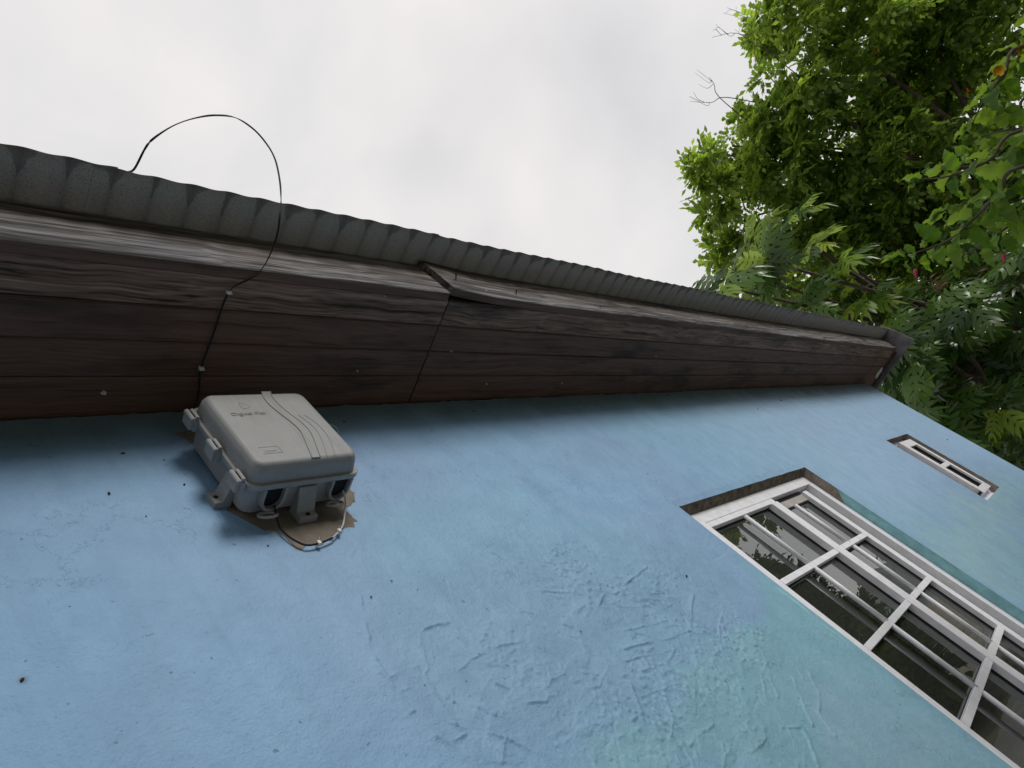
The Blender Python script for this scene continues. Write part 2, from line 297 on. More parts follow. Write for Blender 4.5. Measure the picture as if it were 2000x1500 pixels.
def wood_material(name, stops, grain=55.0, fascia=False):
    m, nt, p = mat(name); L = nt.links
    t = nt.nodes.new('ShaderNodeTexCoord'); oi = nt.nodes.new('ShaderNodeObjectInfo')
    ad = N(nt, 'ShaderNodeVectorMath', operation='ADD')
    sc3 = N(nt, 'ShaderNodeVectorMath', operation='SCALE'); sc3.inputs[0].default_value = (13.0, 3.1, 5.7)
    L.new(oi.outputs['Random'], sc3.inputs['Scale'])
    L.new(t.outputs['Object'], ad.inputs[0]); L.new(sc3.outputs['Vector'], ad.inputs[1])
    # warp so that the grain bends round knots
    w = N(nt, 'ShaderNodeTexNoise', Scale=2.6, Detail=2.0)
    L.new(ad.outputs['Vector'], w.inputs['Vector'])
    ws = N(nt, 'ShaderNodeVectorMath', operation='SCALE'); ws.inputs['Scale'].default_value = 0.055
    L.new(w.outputs['Color'], ws.inputs[0])
    a2 = N(nt, 'ShaderNodeVectorMath', operation='ADD'); L.new(ad.outputs['Vector'], a2.inputs[0]); L.new(ws.outputs['Vector'], a2.inputs[1])
    mp = nt.nodes.new('ShaderNodeMapping'); mp.inputs['Scale'].default_value = (0.9, grain, grain)
    L.new(a2.outputs['Vector'], mp.inputs['Vector'])
    g = N(nt, 'ShaderNodeTexNoise', Scale=1.6, Detail=6.0, Roughness=0.62); L.new(mp.outputs['Vector'], g.inputs['Vector'])
    mp2 = nt.nodes.new('ShaderNodeMapping'); mp2.inputs['Scale'].default_value = (2.2, grain * 3.2, grain * 3.2)
    L.new(a2.outputs['Vector'], mp2.inputs['Vector'])
    g2 = N(nt, 'ShaderNodeTexNoise', Scale=1.5, Detail=4.0, Roughness=0.6); L.new(mp2.outputs['Vector'], g2.inputs['Vector'])
    mixg = N(nt, 'ShaderNodeMath', operation='MULTIPLY_ADD'); mixg.inputs[1].default_value = 0.45
    L.new(g2.outputs['Fac'], mixg.inputs[0]); 
    half = N(nt, 'ShaderNodeMath', operation='MULTIPLY'); half.inputs[1].default_value = 0.55
    L.new(g.outputs['Fac'], half.inputs[0]); L.new(half.outputs[0], mixg.inputs[2])
    r = ramp(nt, stops); L.new(mixg.outputs[0], r.inputs['Fac'])
    colr = r.outputs['Color']
    if fascia:
        # weathered silver towards the rain-washed lower edge, brown stain kept under the sheet
        r_s = ramp(nt, [(0.42, (0.014, 0.014, 0.015)), (0.46, (0.040, 0.039, 0.042)), (0.52, (0.092, 0.090, 0.098)), (0.60, (0.21, 0.207, 0.222))])
        L.new(mixg.outputs[0], r_s.inputs['Fac'])
        sx = nt.nodes.new('ShaderNodeSeparateXYZ'); L.new(t.outputs['Object'], sx.inputs['Vector'])
        zz = N(nt, 'ShaderNodeMapRange'); zz.inputs['From Min'].default_value = 1.655; zz.inputs['From Max'].default_value = 1.515
        L.new(sx.outputs['Z'], zz.inputs['Value'])
        nn = N(nt, 'ShaderNodeTexNoise', Scale=3.2, Detail=5.0, Roughness=0.6)
        mp3 = nt.nodes.new('ShaderNodeMapping'); mp3.inputs['Scale'].default_value = (1.0, 5, 5)
        L.new(ad.outputs['Vector'], mp3.inputs['Vector']); L.new(mp3.outputs['Vector'], nn.inputs['Vector'])
        sm = N(nt, 'ShaderNodeMath', operation='MULTIPLY_ADD'); sm.inputs[1].default_value = 2.4; 
        L.new(nn.outputs['Fac'], sm.inputs[0])
        off = N(nt, 'ShaderNodeMath', operation='ADD'); off.inputs[1].default_value = -1.2
        L.new(zz.outputs['Result'], off.inputs[0]); L.new(off.outputs[0], sm.inputs[2]); sm.use_clamp = True
        mx = N(nt, 'ShaderNodeMix', data_type='RGBA'); L.new(sm.outputs[0], mx.inputs['Factor'])
        L.new(colr, mx.inputs[6]); L.new(r_s.outputs['Color'], mx.inputs[7]); colr = mx.outputs[2]
    else:
        # damp black patches
        nn = N(nt, 'ShaderNodeTexNoise', Scale=2.3, Detail=4.0, Roughness=0.6)
        mp3 = nt.nodes.new('ShaderNodeMapping'); mp3.inputs['Scale'].default_value = (1.0, 4, 4)
        L.new(ad.outputs['Vector'], mp3.inputs['Vector']); L.new(mp3.outputs['Vector'], nn.inputs['Vector'])
        rn = ramp(nt, [(0.30, (0.42, 0.41, 0.42)), (0.50, (1.05, 1.0, 0.98))]); L.new(nn.outputs['Fac'], rn.inputs['Fac'])
        mx = N(nt, 'ShaderNodeMix', data_type='RGBA', blend_type='MULTIPLY'); mx.inputs['Factor'].default_value = 1.0
        L.new(colr, mx.inputs[6]); L.new(rn.outputs['Color'], mx.inputs[7]); colr = mx.outputs[2]
    L.new(colr, p.inputs['Base Color'])
    p.inputs['Roughness'].default_value = 0.7; p.inputs['Specular IOR Level'].default_value = 0.25
    b = N(nt, 'ShaderNodeBump', Strength=0.55, Distance=0.0025)
    L.new(mixg.outputs[0], b.inputs['Height']); L.new(b.outputs['Normal'], p.inputs['Normal'])
    return m

def roof_material():
    m, nt, p = mat('galvanised_sheet'); L = nt.links
    t = nt.nodes.new('ShaderNodeTexCoord'); oi = nt.nodes.new('ShaderNodeObjectInfo')
    sx = nt.nodes.new('ShaderNodeSeparateXYZ'); L.new(t.outputs['Object'], sx.inputs['Vector'])
    ph = N(nt, 'ShaderNodeMath', operation='MULTIPLY'); ph.inputs[1].default_value = math.pi / 0.088
    L.new(sx.outputs['X'], ph.inputs[0])
    sn = N(nt, 'ShaderNodeMath', operation='SINE'); L.new(ph.outputs[0], sn.inputs[0])
    ab = N(nt, 'ShaderNodeMath', operation='ABSOLUTE'); L.new(sn.outputs[0], ab.inputs[0])   # 1 in the middle of each trough
    pw = N(nt, 'ShaderNodeMath', operation='POWER'); pw.inputs[1].default_value = 0.7; L.new(ab.outputs[0], pw.inputs[0])
    nz = N(nt, 'ShaderNodeTexNoise', Scale=11.0, Detail=3.0); L.new(t.outputs['Object'], nz.inputs['Vector'])
    # tide mark: water creeping back from the eave edge dries into arches
    arch = N(nt, 'ShaderNodeMath', operation='MULTIPLY_ADD'); arch.inputs[1].default_value = -0.062; arch.inputs[2].default_value = 0.060
    L.new(pw.outputs[0], arch.inputs[0])
    dist = N(nt, 'ShaderNodeMath', operation='ADD'); dist.inputs[1].default_value = 0.538; L.new(sx.outputs['Y'], dist.inputs[0])
    nj = N(nt, 'ShaderNodeMath', operation='MULTIPLY_ADD'); nj.inputs[1].default_value = 0.13; nj.inputs[2].default_value = -0.06
    L.new(nz.outputs['Fac'], nj.inputs[0])
    df = N(nt, 'ShaderNodeMath', operation='SUBTRACT'); L.new(dist.outputs[0], df.inputs[0]); L.new(arch.outputs[0], df.inputs[1])
    d2 = N(nt, 'ShaderNodeMath', operation='ADD'); L.new(df.outputs[0], d2.inputs[0]); L.new(nj.outputs[0], d2.inputs[1])
    mr = N(nt, 'ShaderNodeMapRange'); mr.inputs['From Min'].default_value = -0.003; mr.inputs['From Max'].default_value = 0.006
    L.new(d2.outputs[0], mr.inputs['Value'])
    sp = N(nt, 'ShaderNodeTexNoise', Scale=260.0, Detail=3.0, Roughness=0.7); L.new(t.outputs['Object'], sp.inputs['Vector'])
    rs = ramp(nt, [(0.40, (0.21, 0.203, 0.196)), (0.44, (0.315, 0.305, 0.295)), (0.7, (0.36, 0.35, 0.335))]); L.new(sp.outputs['Fac'], rs.inputs['Fac'])
    rd = ramp(nt, [(0.35, (0.15, 0.144, 0.143)), (0.7, (0.24, 0.233, 0.227))]); L.new(sp.outputs['Fac'], rd.inputs['Fac'])
    mx = N(nt, 'ShaderNodeMix', data_type='RGBA'); L.new(mr.outputs['Result'], mx.inputs['Factor'])
    L.new(rd.outputs['Color'], mx.inputs[6]); L.new(rs.outputs['Color'], mx.inputs[7])
    # darker along the lap of every corrugation
    lap = N(nt, 'ShaderNodeMapRange'); lap.inputs['From Min'].default_value = 0.0; lap.inputs['From Max'].default_value = 0.45
    lap.inputs['To Min'].default_value = 0.74; lap.inputs['To Max'].default_value = 1.0
    L.new(ab.outputs[0], lap.inputs['Value'])
    m3 = N(nt, 'ShaderNodeMix', data_type='RGBA', blend_type='MULTIPLY'); m3.inputs['Factor'].default_value = 1.0
    cmb = nt.nodes.new('ShaderNodeCombineXYZ')
    for k in range(3): L.new(lap.outputs['Result'], cmb.inputs[k])
    L.new(mx.outputs[2], m3.inputs[6]); L.new(cmb.outputs['Vector'], m3.inputs[7])
    L.new(m3.outputs[2], p.inputs['Base Color'])
    p.inputs['Roughness'].default_value = 0.62; p.inputs['Specular IOR Level'].default_value = 0.4
    return m

def leaf_material(name, lo, hi, under=None, rough=0.42, trans=0.35, tint=(1.6, 1.5, 0.5)):
    m, nt, p = mat(name); L = nt.links
    at = N(nt, 'ShaderNodeAttribute', attribute_name='tone')
    oi = nt.nodes.new('ShaderNodeObjectInfo')
    ad = N(nt, 'ShaderNodeMath', operation='ADD'); L.new(at.outputs['Fac'], ad.inputs[0]); L.new(oi.outputs['Random'], ad.inputs[1])
    fr = N(nt, 'ShaderNodeMath', operation='FRACT'); L.new(ad.outputs[0], fr.inputs[0])
    r = ramp(nt, [(0.0, lo), (0.62, hi), (0.93, tuple(c * 1.3 for c in hi)), (1.0, (hi[0] * 1.5, hi[1] * 1.25, hi[2]))])
    L.new(fr.outputs[0], r.inputs['Fac'])
    c = r.outputs['Color']
    if under:
        g = nt.nodes.new('ShaderNodeNewGeometry')
        mx = N(nt, 'ShaderNodeMix', data_type='RGBA'); L.new(g.outputs['Backfacing'], mx.inputs['Factor'])
        L.new(c, mx.inputs[6]); mx.inputs[7].default_value = (*under, 1); c = mx.outputs[2]
    L.new(c, p.inputs['Base Color']); p.inputs['Roughness'].default_value = rough; p.inputs['Specular IOR Level'].default_value = 0.28
    tr = nt.nodes.new('ShaderNodeBsdfTranslucent')
    mt = N(nt, 'ShaderNodeMix', data_type='RGBA', blend_type='MULTIPLY'); mt.inputs['Factor'].default_value = 1.0
    L.new(c, mt.inputs[6]); mt.inputs[7].default_value = (*tint, 1); L.new(mt.outputs[2], tr.inputs['Color'])
    ms = nt.nodes.new('ShaderNodeMixShader'); ms.inputs['Fac'].default_value = trans
    L.new(p.outputs['BSDF'], ms.inputs[1]); L.new(tr.outputs['BSDF'], ms.inputs[2])
    L.new(ms.outputs['Shader'], nt.nodes['Material Output'].inputs['Surface'])
    return m

def glass_material():
    m, nt, p = mat('window_glass'); L = nt.links
    out = nt.nodes['Material Output']; nt.nodes.remove(p)
    fr = N(nt, 'ShaderNodeFresnel', IOR=2.6)
    gl = N(nt, 'ShaderNodeBsdfGlossy', Roughness=0.0); gl.inputs['Color'].default_value = (0.95, 0.97, 1.0, 1)
    tr = nt.nodes.new('ShaderNodeBsdfTransparent'); tr.inputs['Color'].default_value = (0.45, 0.5, 0.47, 1)
    t = nt.nodes.new('ShaderNodeTexCoord'); nz = N(nt, 'ShaderNodeTexNoise', Scale=3.0, Detail=2.0)
    L.new(t.outputs['Object'], nz.inputs['Vector'])
    b = N(nt, 'ShaderNodeBump', Strength=0.06, Distance=0.02); L.new(nz.outputs['Fac'], b.inputs['Height'])
    L.new(b.outputs['Normal'], gl.inputs['Normal'])
    # grey-green veil painted in for soft reflections on the glass
    df = nt.nodes.new('ShaderNodeBsdfDiffuse'); df.inputs['Color'].default_value = (0.23, 0.25, 0.215, 1)
    ms = nt.nodes.new('ShaderNodeMixShader'); L.new(fr.outputs['Fac'], ms.inputs['Fac']); L.new(tr.outputs['BSDF'], ms.inputs[1]); L.new(gl.outputs['BSDF'], ms.inputs[2])
    m2 = nt.nodes.new('ShaderNodeMixShader'); m2.inputs['Fac'].default_value = 0.11
    L.new(ms.outputs['Shader'], m2.inputs[1]); L.new(df.outputs['BSDF'], m2.inputs[2])
    L.new(m2.outputs['Shader'], out.inputs['Surface'])
    return m

M = {}
M['wall'] = wall_material()
M['wallside'] = plain('painted_side_wall', (0.19, 0.38, 0.6), 0.55, 0.3, 0.1, 4, 0.4, 60)
M['reveal_teal'] = plain('teal_reveal_paint', (0.26, 0.52, 0.57), 0.5, 0.3, 0.18, 25, 0.5, 90)
M['reveal_bare'] = plain('bare_mortar', (0.27, 0.235, 0.20), 0.9, 0.1, 0.3, 35, 0.9, 70)
M['lintel'] = plain('dirty_lintel', (0.13, 0.112, 0.088), 0.9, 0.1, 0.5, 30, 0.9, 60)
M['bare'] = plain('bare_grey_render', (0.19, 0.165, 0.14), 0.85, 0.15, 0.22, 28, 0.4, 140)
M['white'] = plain('white_frame_paint', (0.78, 0.785, 0.84), 0.4, 0.45, 0.08, 22, 0.25, 120)
M['offwhite'] = plain('grey_white_track', (0.36, 0.345, 0.33), 0.55, 0.35, 0.18, 24)  # darker off-white for the recessed track and sash head
M['seal'] = plain('black_seal_and_gap', (0.015, 0.015, 0.016), 0.6, 0.3)  # also blackens window gaps and holes, for the shade inside
M['glass'] = glass_material()
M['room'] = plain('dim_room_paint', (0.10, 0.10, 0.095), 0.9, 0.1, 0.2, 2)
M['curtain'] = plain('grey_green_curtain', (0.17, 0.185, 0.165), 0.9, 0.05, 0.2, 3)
M['iron'] = plain('grey_scroll_iron', (0.20, 0.20, 0.19), 0.6, 0.4, 0.2, 40)
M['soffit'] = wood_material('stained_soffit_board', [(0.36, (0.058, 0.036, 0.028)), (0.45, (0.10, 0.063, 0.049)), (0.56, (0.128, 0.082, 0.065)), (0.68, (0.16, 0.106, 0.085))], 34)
M['soffit_edge'] = wood_material('weathered_soffit_board', [(0.39, (0.028, 0.019, 0.014)), (0.45, (0.115, 0.076, 0.058)), (0.53, (0.19, 0.130, 0.103)), (0.63, (0.30, 0.22, 0.18))], 38)
M['fascia'] = wood_material('weathered_fascia_board', [(0.41, (0.036, 0.028, 0.024)), (0.46, (0.092, 0.073, 0.063)), (0.52, (0.148, 0.122, 0.107)), (0.60, (0.26, 0.23, 0.21))], 26, True)
M['roof'] = roof_material()
M['barge'] = plain('grey_barge_board', (0.17, 0.155, 0.155), 0.7, 0.25, 0.3, 12, 0.4, 40)
def box_material():
    m, nt, p = mat('grey_abs_plastic'); L = nt.links
    t = nt.nodes.new('ShaderNodeTexCoord')
    n = N(nt, 'ShaderNodeTexNoise', Scale=14.0, Detail=6.0); L.new(t.outputs['Object'], n.inputs['Vector'])
    r = ramp(nt, [(0.3, (0.258, 0.265, 0.273)), (0.7, (0.288, 0.295, 0.303))]); L.new(n.outputs['Fac'], r.inputs['Fac'])
    mp = nt.nodes.new('ShaderNodeMapping'); mp.inputs['Scale'].default_value = (70, 70, 5); L.new(t.outputs['Object'], mp.inputs['Vector'])
    n2 = N(nt, 'ShaderNodeTexNoise', Scale=1.0, Detail=5.0, Roughness=0.7); L.new(mp.outputs['Vector'], n2.inputs['Vector'])
    r2 = ramp(nt, [(0.36, (0.88, 0.87, 0.855)), (0.54, (1, 1, 1)), (0.72, (1.05, 1.045, 1.035))]); L.new(n2.outputs['Fac'], r2.inputs['Fac'])
    n3 = N(nt, 'ShaderNodeTexNoise', Scale=260.0, Detail=2.0); L.new(t.outputs['Object'], n3.inputs['Vector'])
    r3 = ramp(nt, [(0.68, (1, 1, 1)), (0.74, (0.55, 0.53, 0.5))]); L.new(n3.outputs['Fac'], r3.inputs['Fac'])
    a = N(nt, 'ShaderNodeMix', data_type='RGBA', blend_type='MULTIPLY'); a.inputs['Factor'].default_value = 0.7
    L.new(r.outputs['Color'], a.inputs[6]); L.new(r2.outputs['Color'], a.inputs[7])
    b = N(nt, 'ShaderNodeMix', data_type='RGBA', blend_type='MULTIPLY'); b.inputs['Factor'].default_value = 0.7
    L.new(a.outputs[2], b.inputs[6]); L.new(r3.outputs['Color'], b.inputs[7])
    L.new(b.outputs[2], p.inputs['Base Color'])
    rr_ = N(nt, 'ShaderNodeMapRange'); rr_.inputs['To Min'].default_value = 0.42; rr_.inputs['To Max'].default_value = 0.66
    L.new(n2.outputs['Fac'], rr_.inputs['Value']); L.new(rr_.outputs['Result'], p.inputs['Roughness'])
    p.inputs['Specular IOR Level'].default_value = 0.35
    return m
M['box'] = box_material()
M['boxdark'] = plain('opening_shade_black', (0.012, 0.012, 0.014), 0.7, 0.2)  # near-black painted for the shade in openings, holes and gaps
M['cable'] = plain('black_cable_sheath', (0.02, 0.02, 0.022), 0.75, 0.15)
M['cablewhite'] = plain('pale_cable_sheath', (0.5, 0.53, 0.56), 0.4, 0.4)
M['clip'] = plain('white_cable_clip', (0.62, 0.62, 0.6), 0.4, 0.4)
M['nail'] = plain('rusty_nail', (0.05, 0.035, 0.028), 0.7, 0.3, 0.4, 200)
M['fleck'] = plain('pale_paint_fleck', (0.5, 0.49, 0.46), 0.8, 0.1)
M['mud'] = plain('brown_mud_nest', (0.055, 0.035, 0.024), 0.95, 0.05, 0.4, 120)
M['bark'] = plain('grey_brown_bark', (0.085, 0.068, 0.055), 0.9, 0.1, 0.4, 12, 0.8, 20)
M['twig'] = plain('bare_twig_bark', (0.11, 0.09, 0.075), 0.9, 0.1, 0.3, 10)
M['tulip'] = leaf_material('feathery_tree_leaf', (0.102, 0.166, 0.040), (0.235, 0.340, 0.084), None, 0.36, 0.57, (1.7, 1.7, 0.8))
M['bread'] = leaf_material('lobed_leaf', (0.020, 0.050, 0.011), (0.058, 0.118, 0.022), (0.075, 0.125, 0.045), 0.26, 0.28)
M['breadlit'] = leaf_material('lit_lobed_leaf', (0.13, 0.22, 0.03), (0.24, 0.35, 0.055), None, 0.4, 0.45)  # sunlit tone of the lobed leaf, light put into the colour
M['hib'] = leaf_material('toothed_leaf', (0.05, 0.125, 0.010), (0.125, 0.235, 0.022), (0.12, 0.20, 0.055), 0.36, 0.5)
M['lime'] = leaf_material('lime_leaf', (0.13, 0.21, 0.02), (0.25, 0.36, 0.035), None, 0.45, 0.4)
M['hedge'] = leaf_material('yard_tree_leaf', (0.045, 0.080, 0.022), (0.105, 0.165, 0.045), None, 0.45, 0.3)
M['red'] = plain('red_blossom', (0.45, 0.045, 0.025), 0.6, 0.2, 0.2)
M['pinkbud'] = plain('pink_bud', (0.42, 0.06, 0.09), 0.5, 0.3, 0.2, 60)
M['amber'] = plain('yellow_blossom', (0.72, 0.42, 0.02), 0.6, 0.2, 0.15)
M['pod'] = plain('dry_brown_pods', (0.24, 0.15, 0.085), 0.8, 0.1, 0.3, 30)
M['ground'] = plain('bare_earth_and_grass', (0.25, 0.235, 0.18), 0.95, 0.1, 0.35, 1.5, 0.5, 8)
M['path'] = plain('worn_concrete', (0.46, 0.45, 0.42), 0.9, 0.1, 0.2, 3, 0.4, 60)
M['hill'] = plain('hazy_hillside', (0.20, 0.235, 0.22), 1.0, 0.0, 0.3, 0.02)  # distance haze put into the grey-green colour
M['navy'] = plain('dark_blue_roof_edge', (0.035, 0.05, 0.10), 0.5, 0.4)
M['cream'] = plain('cream_trim', (0.62, 0.55, 0.45), 0.6, 0.3)
M['beige'] = plain('beige_wall', (0.40, 0.33, 0.28), 0.8, 0.2)

# ------------------------------------------------------------------ ground, path, hill
g = MB(); g.add([(-900, -900, GROUND), (900, -900, GROUND), (900, 900, GROUND), (-900, 900, GROUND)], [(0, 1, 2, 3)])
tag(g.build('ground', M['ground']), 'bare earth and patchy grass around the house', 'ground', kind='structure')
g = MB(); g.box(-6, 12, -3.3, -0.12, GROUND - 0.1, GROUND + 0.06)  # unseen; made wide and pale to bounce light up under the eave
tag(g.build('path', M['path'], bevel=0.01), 'worn concrete path along the blue wall, wide and pale to bounce light up', 'path', kind='structure')
hv, hf = [], []
nA, nR = 90, 6
for i in range(nA + 1):
    az = math.radians(-50 + 100 * i / nA)
    hgt = 34 + 9 * math.sin(i * 0.35) + 5 * math.sin(i * 0.9 + 1) + 2.5 * math.sin(i * 2.3)
    for j in range(nR + 1):
        t = j / nR; R = 330 + 220 * t
        hv.append((R * math.cos(az), R * math.sin(az), GROUND - 1 + hgt * math.sin(t * math.pi / 2) ** 1.3 + (2 * math.sin(i * 3.1 + j * 2.2) if 0 < j else 0)))
for i in range(nA):
    for j in range(nR):
        a = i * (nR + 1) + j
        hf.append((a, a + nR + 1, a + nR + 2, a + 1))
tag(obj_from('hills', hv, hf, M['hill'], None, True), 'pale grey green hillside far behind the trees', 'hill', kind='structure')

# ------------------------------------------------------------------ the blue house
house = empty('house', (0, 0, GROUND))
tag(house, 'light blue plastered house with dark timber eave and corrugated roof', 'house')
def hp(o):      # keep world coordinates under the house empty
    o.parent = house; o.matrix_parent_inverse = Matrix.Translation((0, 0, -GROUND)); return o
def under(o, par):
    o.parent = par
    return o

BW = (2.286, 3.669, -0.75, 0.751)      # big window opening x0 x1 z0 z1
SW = (5.461, 6.155, 0.069, 0.763)      # small window opening
XC = 7.555
def grid_line(parts, must):
    v = []
    for a, b, s in parts:
        n = max(1, int(round((b - a) / s))); v += list(np.linspace(a, b, n, endpoint=False))
    v.append(parts[-1][1])
    v = np.array(v)
    for m_ in must: v[np.argmin(abs(v - m_))] = m_
    return v
gx = grid_line([(-2.6, 0.14, 0.12), (0.14, 0.84, 0.0055), (0.84, 2.30, 0.0027), (2.30, 3.8, 0.012), (3.8, XC, 0.02)], [BW[0], BW[1], SW[0], SW[1]])
gz = grid_line([(GROUND, -0.56, 0.11), (-0.56, 0.80, 0.0027), (0.80, 1.494, 0.0055)], [BW[2], BW[3], SW[2], SW[3]])
X, Z = np.meshgrid(gx, gz, indexing='ij')

def rect_d(x, z, r):
    dx = np.maximum(np.maximum(r[0] - x, x - r[1]), 0); dz = np.maximum(np.maximum(r[2] - z, z - r[3]), 0)
    return np.hypot(dx, dz)
disp = vnoise(X, Z, 1.7, 1) * 0.0045 + vnoise(X, Z, 5.3, 2) * 0.0022 + vnoise(X, Z, 15, 3) * 0.0007
# the badly trowelled patch
cx, cz = 1.42, 0.34
inpatch = 1 - sstep(0.75, 1.0, np.hypot((X - cx) / 0.62, (Z - cz) / 0.46) + 0.12 * vnoise(X, Z, 4, 9))
disp += inpatch * (vnoise(X, Z, 9, 4) * 0.0024 + vnoise(X, Z, 26, 5) * 0.0004)
spk = np.maximum(0, vnoise(X, Z, 95, 6) - 0.25) * np.maximum(0, vnoise(X, Z, 7, 7))
disp += (0.2 + inpatch * (0.6 + 1.2 * np.abs(vnoise(X, Z, 5, 8)))) * spk * 0.005
rr = random.Random(3)
def stroke(line, amp, w_lap, w_edge, flip):
    global disp
    P = np.array(line)
    for i in range(len(P) - 1):
        a, b = P[i], P[i + 1]
        ix = np.where((gx > min(a[0], b[0]) - 0.06) & (gx < max(a[0], b[0]) + 0.06))[0]
        iz = np.where((gz > min(a[1], b[1]) - 0.06) & (gz < max(a[1], b[1]) + 0.06))[0]
        if len(ix) == 0 or len(iz) == 0: continue
        s = np.s_[ix[0]:ix[-1] + 1, iz[0]:iz[-1] + 1]
        x = X[s] + vnoise(X[s], Z[s], 14, 11) * 0.004 + vnoise(X[s], Z[s], 60, 16) * 0.0015 + vnoise(X[s], Z[s], 120, 14) * 0.0012; z = Z[s] + vnoise(X[s], Z[s], 14, 12) * 0.004 + vnoise(X[s], Z[s], 60, 17) * 0.0015 + vnoise(X[s], Z[s], 120, 15) * 0.0012
        ex, ez = b - a; Ls = math.hypot(ex, ez) + 1e-9
        t = ((x - a[0]) * ex + (z - a[1]) * ez) / Ls ** 2
        tc_ = np.clip(t, 0, 1)
        d = np.hypot(x - a[0] - tc_ * ex, z - a[1] - tc_ * ez)
        side = np.sign((x - a[0]) * ez - (z - a[1]) * ex) * flip
        amp_l = amp * np.clip(0.6 + 0.8 * vnoise(x, z, 24, 13), 0.05, 1.3)
        h = np.where(side > 0, amp_l * np.exp(-d / w_lap), amp_l * np.exp(-(d / w_edge) ** 2))
        h = np.where((t < -0.02) | (t > 1.02), amp_l * np.exp(-(d / w_edge) ** 2), h)
        stroke.acc[s] = np.where(np.abs(h) > np.abs(stroke.acc[s]), h, stroke.acc[s])
stroke.acc = np.zeros_like(disp)
# lapped skims of plaster: flat plates with a crisp, ragged edge
for (sc_, sd, lv, hh) in ((4.2, 71, 0.05, 0.0019), (6.5, 72, 0.18, 0.0015), (9.5, 73, 0.22, 0.0011)):
    nn_ = vnoise(X * 0.8 + Z * 0.6, Z * 1.1 - X * 0.5, sc_, sd) + 0.22 * vnoise(X, Z, 31, sd + 5) + 0.10 * vnoise(X, Z, 90, sd + 9)
    disp += inpatch * sstep(lv, lv + 0.055, nn_) * hh
for k, l in enumerate(RIDGES):
    stroke(l, rr.choice([0.003, 0.0042, 0.0055]), rr.choice([0.0026, 0.0045, 0.008]), 0.0013, rr.choice([-1, 1]))
for k in range(150):       # many fainter trowel drags
    a = rr.uniform(0, 6.28); rad = math.sqrt(rr.random())
    x0 = cx + 0.56 * rad * math.cos(a); z0 = cz + 0.42 * rad * math.sin(a)
    th = rr.choice([rr.gauss(0.25, 0.3), rr.gauss(1.05, 0.3), rr.gauss(2.2, 0.5)]); ln = rr.uniform(0.015, 0.09)
    mid = (x0 + ln * 0.5 * math.cos(th + 0.12), z0 + ln * 0.5 * math.sin(th + 0.12))
    stroke([(x0, z0), mid, (x0 + ln * math.cos(th), z0 + ln * math.sin(th))], rr.uniform(0.0006, 0.0016), rr.uniform(0.002, 0.006), 0.0015, rr.choice([-1, 1]))
for k in range(90):        # long thin straight trowel lines, crossing
    a = rr.uniform(0, 6.28); rad = math.sqrt(rr.random())
    x0 = cx + 0.58 * rad * math.cos(a); z0 = cz + 0.42 * rad * math.sin(a)
    th = rr.choice([rr.gauss(0.2, 0.15), rr.gauss(-0.55, 0.2), rr.gauss(1.0, 0.2), rr.gauss(2.5, 0.3)]); ln = rr.uniform(0.05, 0.17)
    stroke([(x0, z0), (x0 + ln * math.cos(th), z0 + ln * math.sin(th))], rr.choice([-1, 1, 1]) * rr.uniform(0.0006, 0.0015), rr.uniform(0.0015, 0.004), 0.0013, rr.choice([-1, 1]))
for l in CRACKS:
    stroke(l, -0.0016, 0.003, 0.003, 1)
disp += stroke.acc
fade = np.clip(np.minimum(rect_d(X, Z, BW), rect_d(X, Z, SW)) / 0.03, 0, 1) * np.clip((XC - X) / 0.05, 0, 1)
disp *= fade * sstep(0.0, 0.03, poly_sd(X, Z, PATCH))
ZZ = Z.copy()
top = Z >= 1.4935
ZZ[top] += (vnoise(X, Z, 14, 21) * 0.007 + vnoise(X, Z, 45, 22) * 0.004 - 0.004)[top]
# softened, not quite straight arrises round the openings
for r in (BW, SW):
    for i_, val in ((0, r[0]), (0, r[1])):
        sel = np.isclose(X, val) & (Z > r[2] - 0.001) & (Z < r[3] + 0.001)
        X[sel] += vnoise(X, Z, 14, 31)[sel] * 0.0018
    sel = np.isclose(Z, r[3]) & (X >= r[0] - 0.001) & (X <= r[1] + 0.001)
    ZZ[sel] += vnoise(X, Z, 12, 32)[sel] * 0.0016

# paint colours
def lerp(c, col_, f): return c * (1 - f[..., None]) + np.array(col_) * f[..., None]
paint = np.zeros(X.shape + (3,)) + np.array([0.229, 0.401, 0.614])
f = sstep(-0.35, 0.5, vnoise(X, Z, 1.9, 41) + 0.5 * vnoise(X, Z, 5, 42)); paint = lerp(paint, (0.229, 0.372, 0.569), f * 0.85)
f = sstep(0.0, 0.6, vnoise(X, Z, 1.2, 43) + 0.4 * vnoise(X, Z, 4, 44)); paint = lerp(paint, (0.217, 0.412, 0.585), f * 0.7)
jit = vnoise(X, Z, 6, 45) * 0.05 + vnoise(X, Z, 20, 46) * 0.018
f = 1 - sstep(-0.10, 0.10, poly_sd(X, Z, PERI) + jit); paint = lerp(paint, (0.21, 0.368, 0.547), f * 0.9)
f = 1 - sstep(-0.05, 0.045, poly_sd(X, Z, TEAL1) + jit * 1.2 + 0.016 * vnoise(X, Z, 55, 47)); paint = lerp(paint, (0.21, 0.413, 0.526), f)
f = 1 - sstep(-0.08, 0.08, poly_sd(X, Z, GREY1) + jit); paint = lerp(paint, (0.239, 0.402, 0.532), f * 0.85)
f = 1 - sstep(-0.35, 0.25, poly_sd(X, Z, TEAL2) + jit * 3); paint = lerp(paint, (0.287, 0.47, 0.557), f)  # far teal paint, also lightened to paint in brighter light
# lilac towards the far end, lightened to paint in the brighter light there
f = sstep(2.2, 4.5, X) * sstep(0.0, 0.5, Z); paint = lerp(paint, (0.334, 0.491, 0.682), f * 0.7)
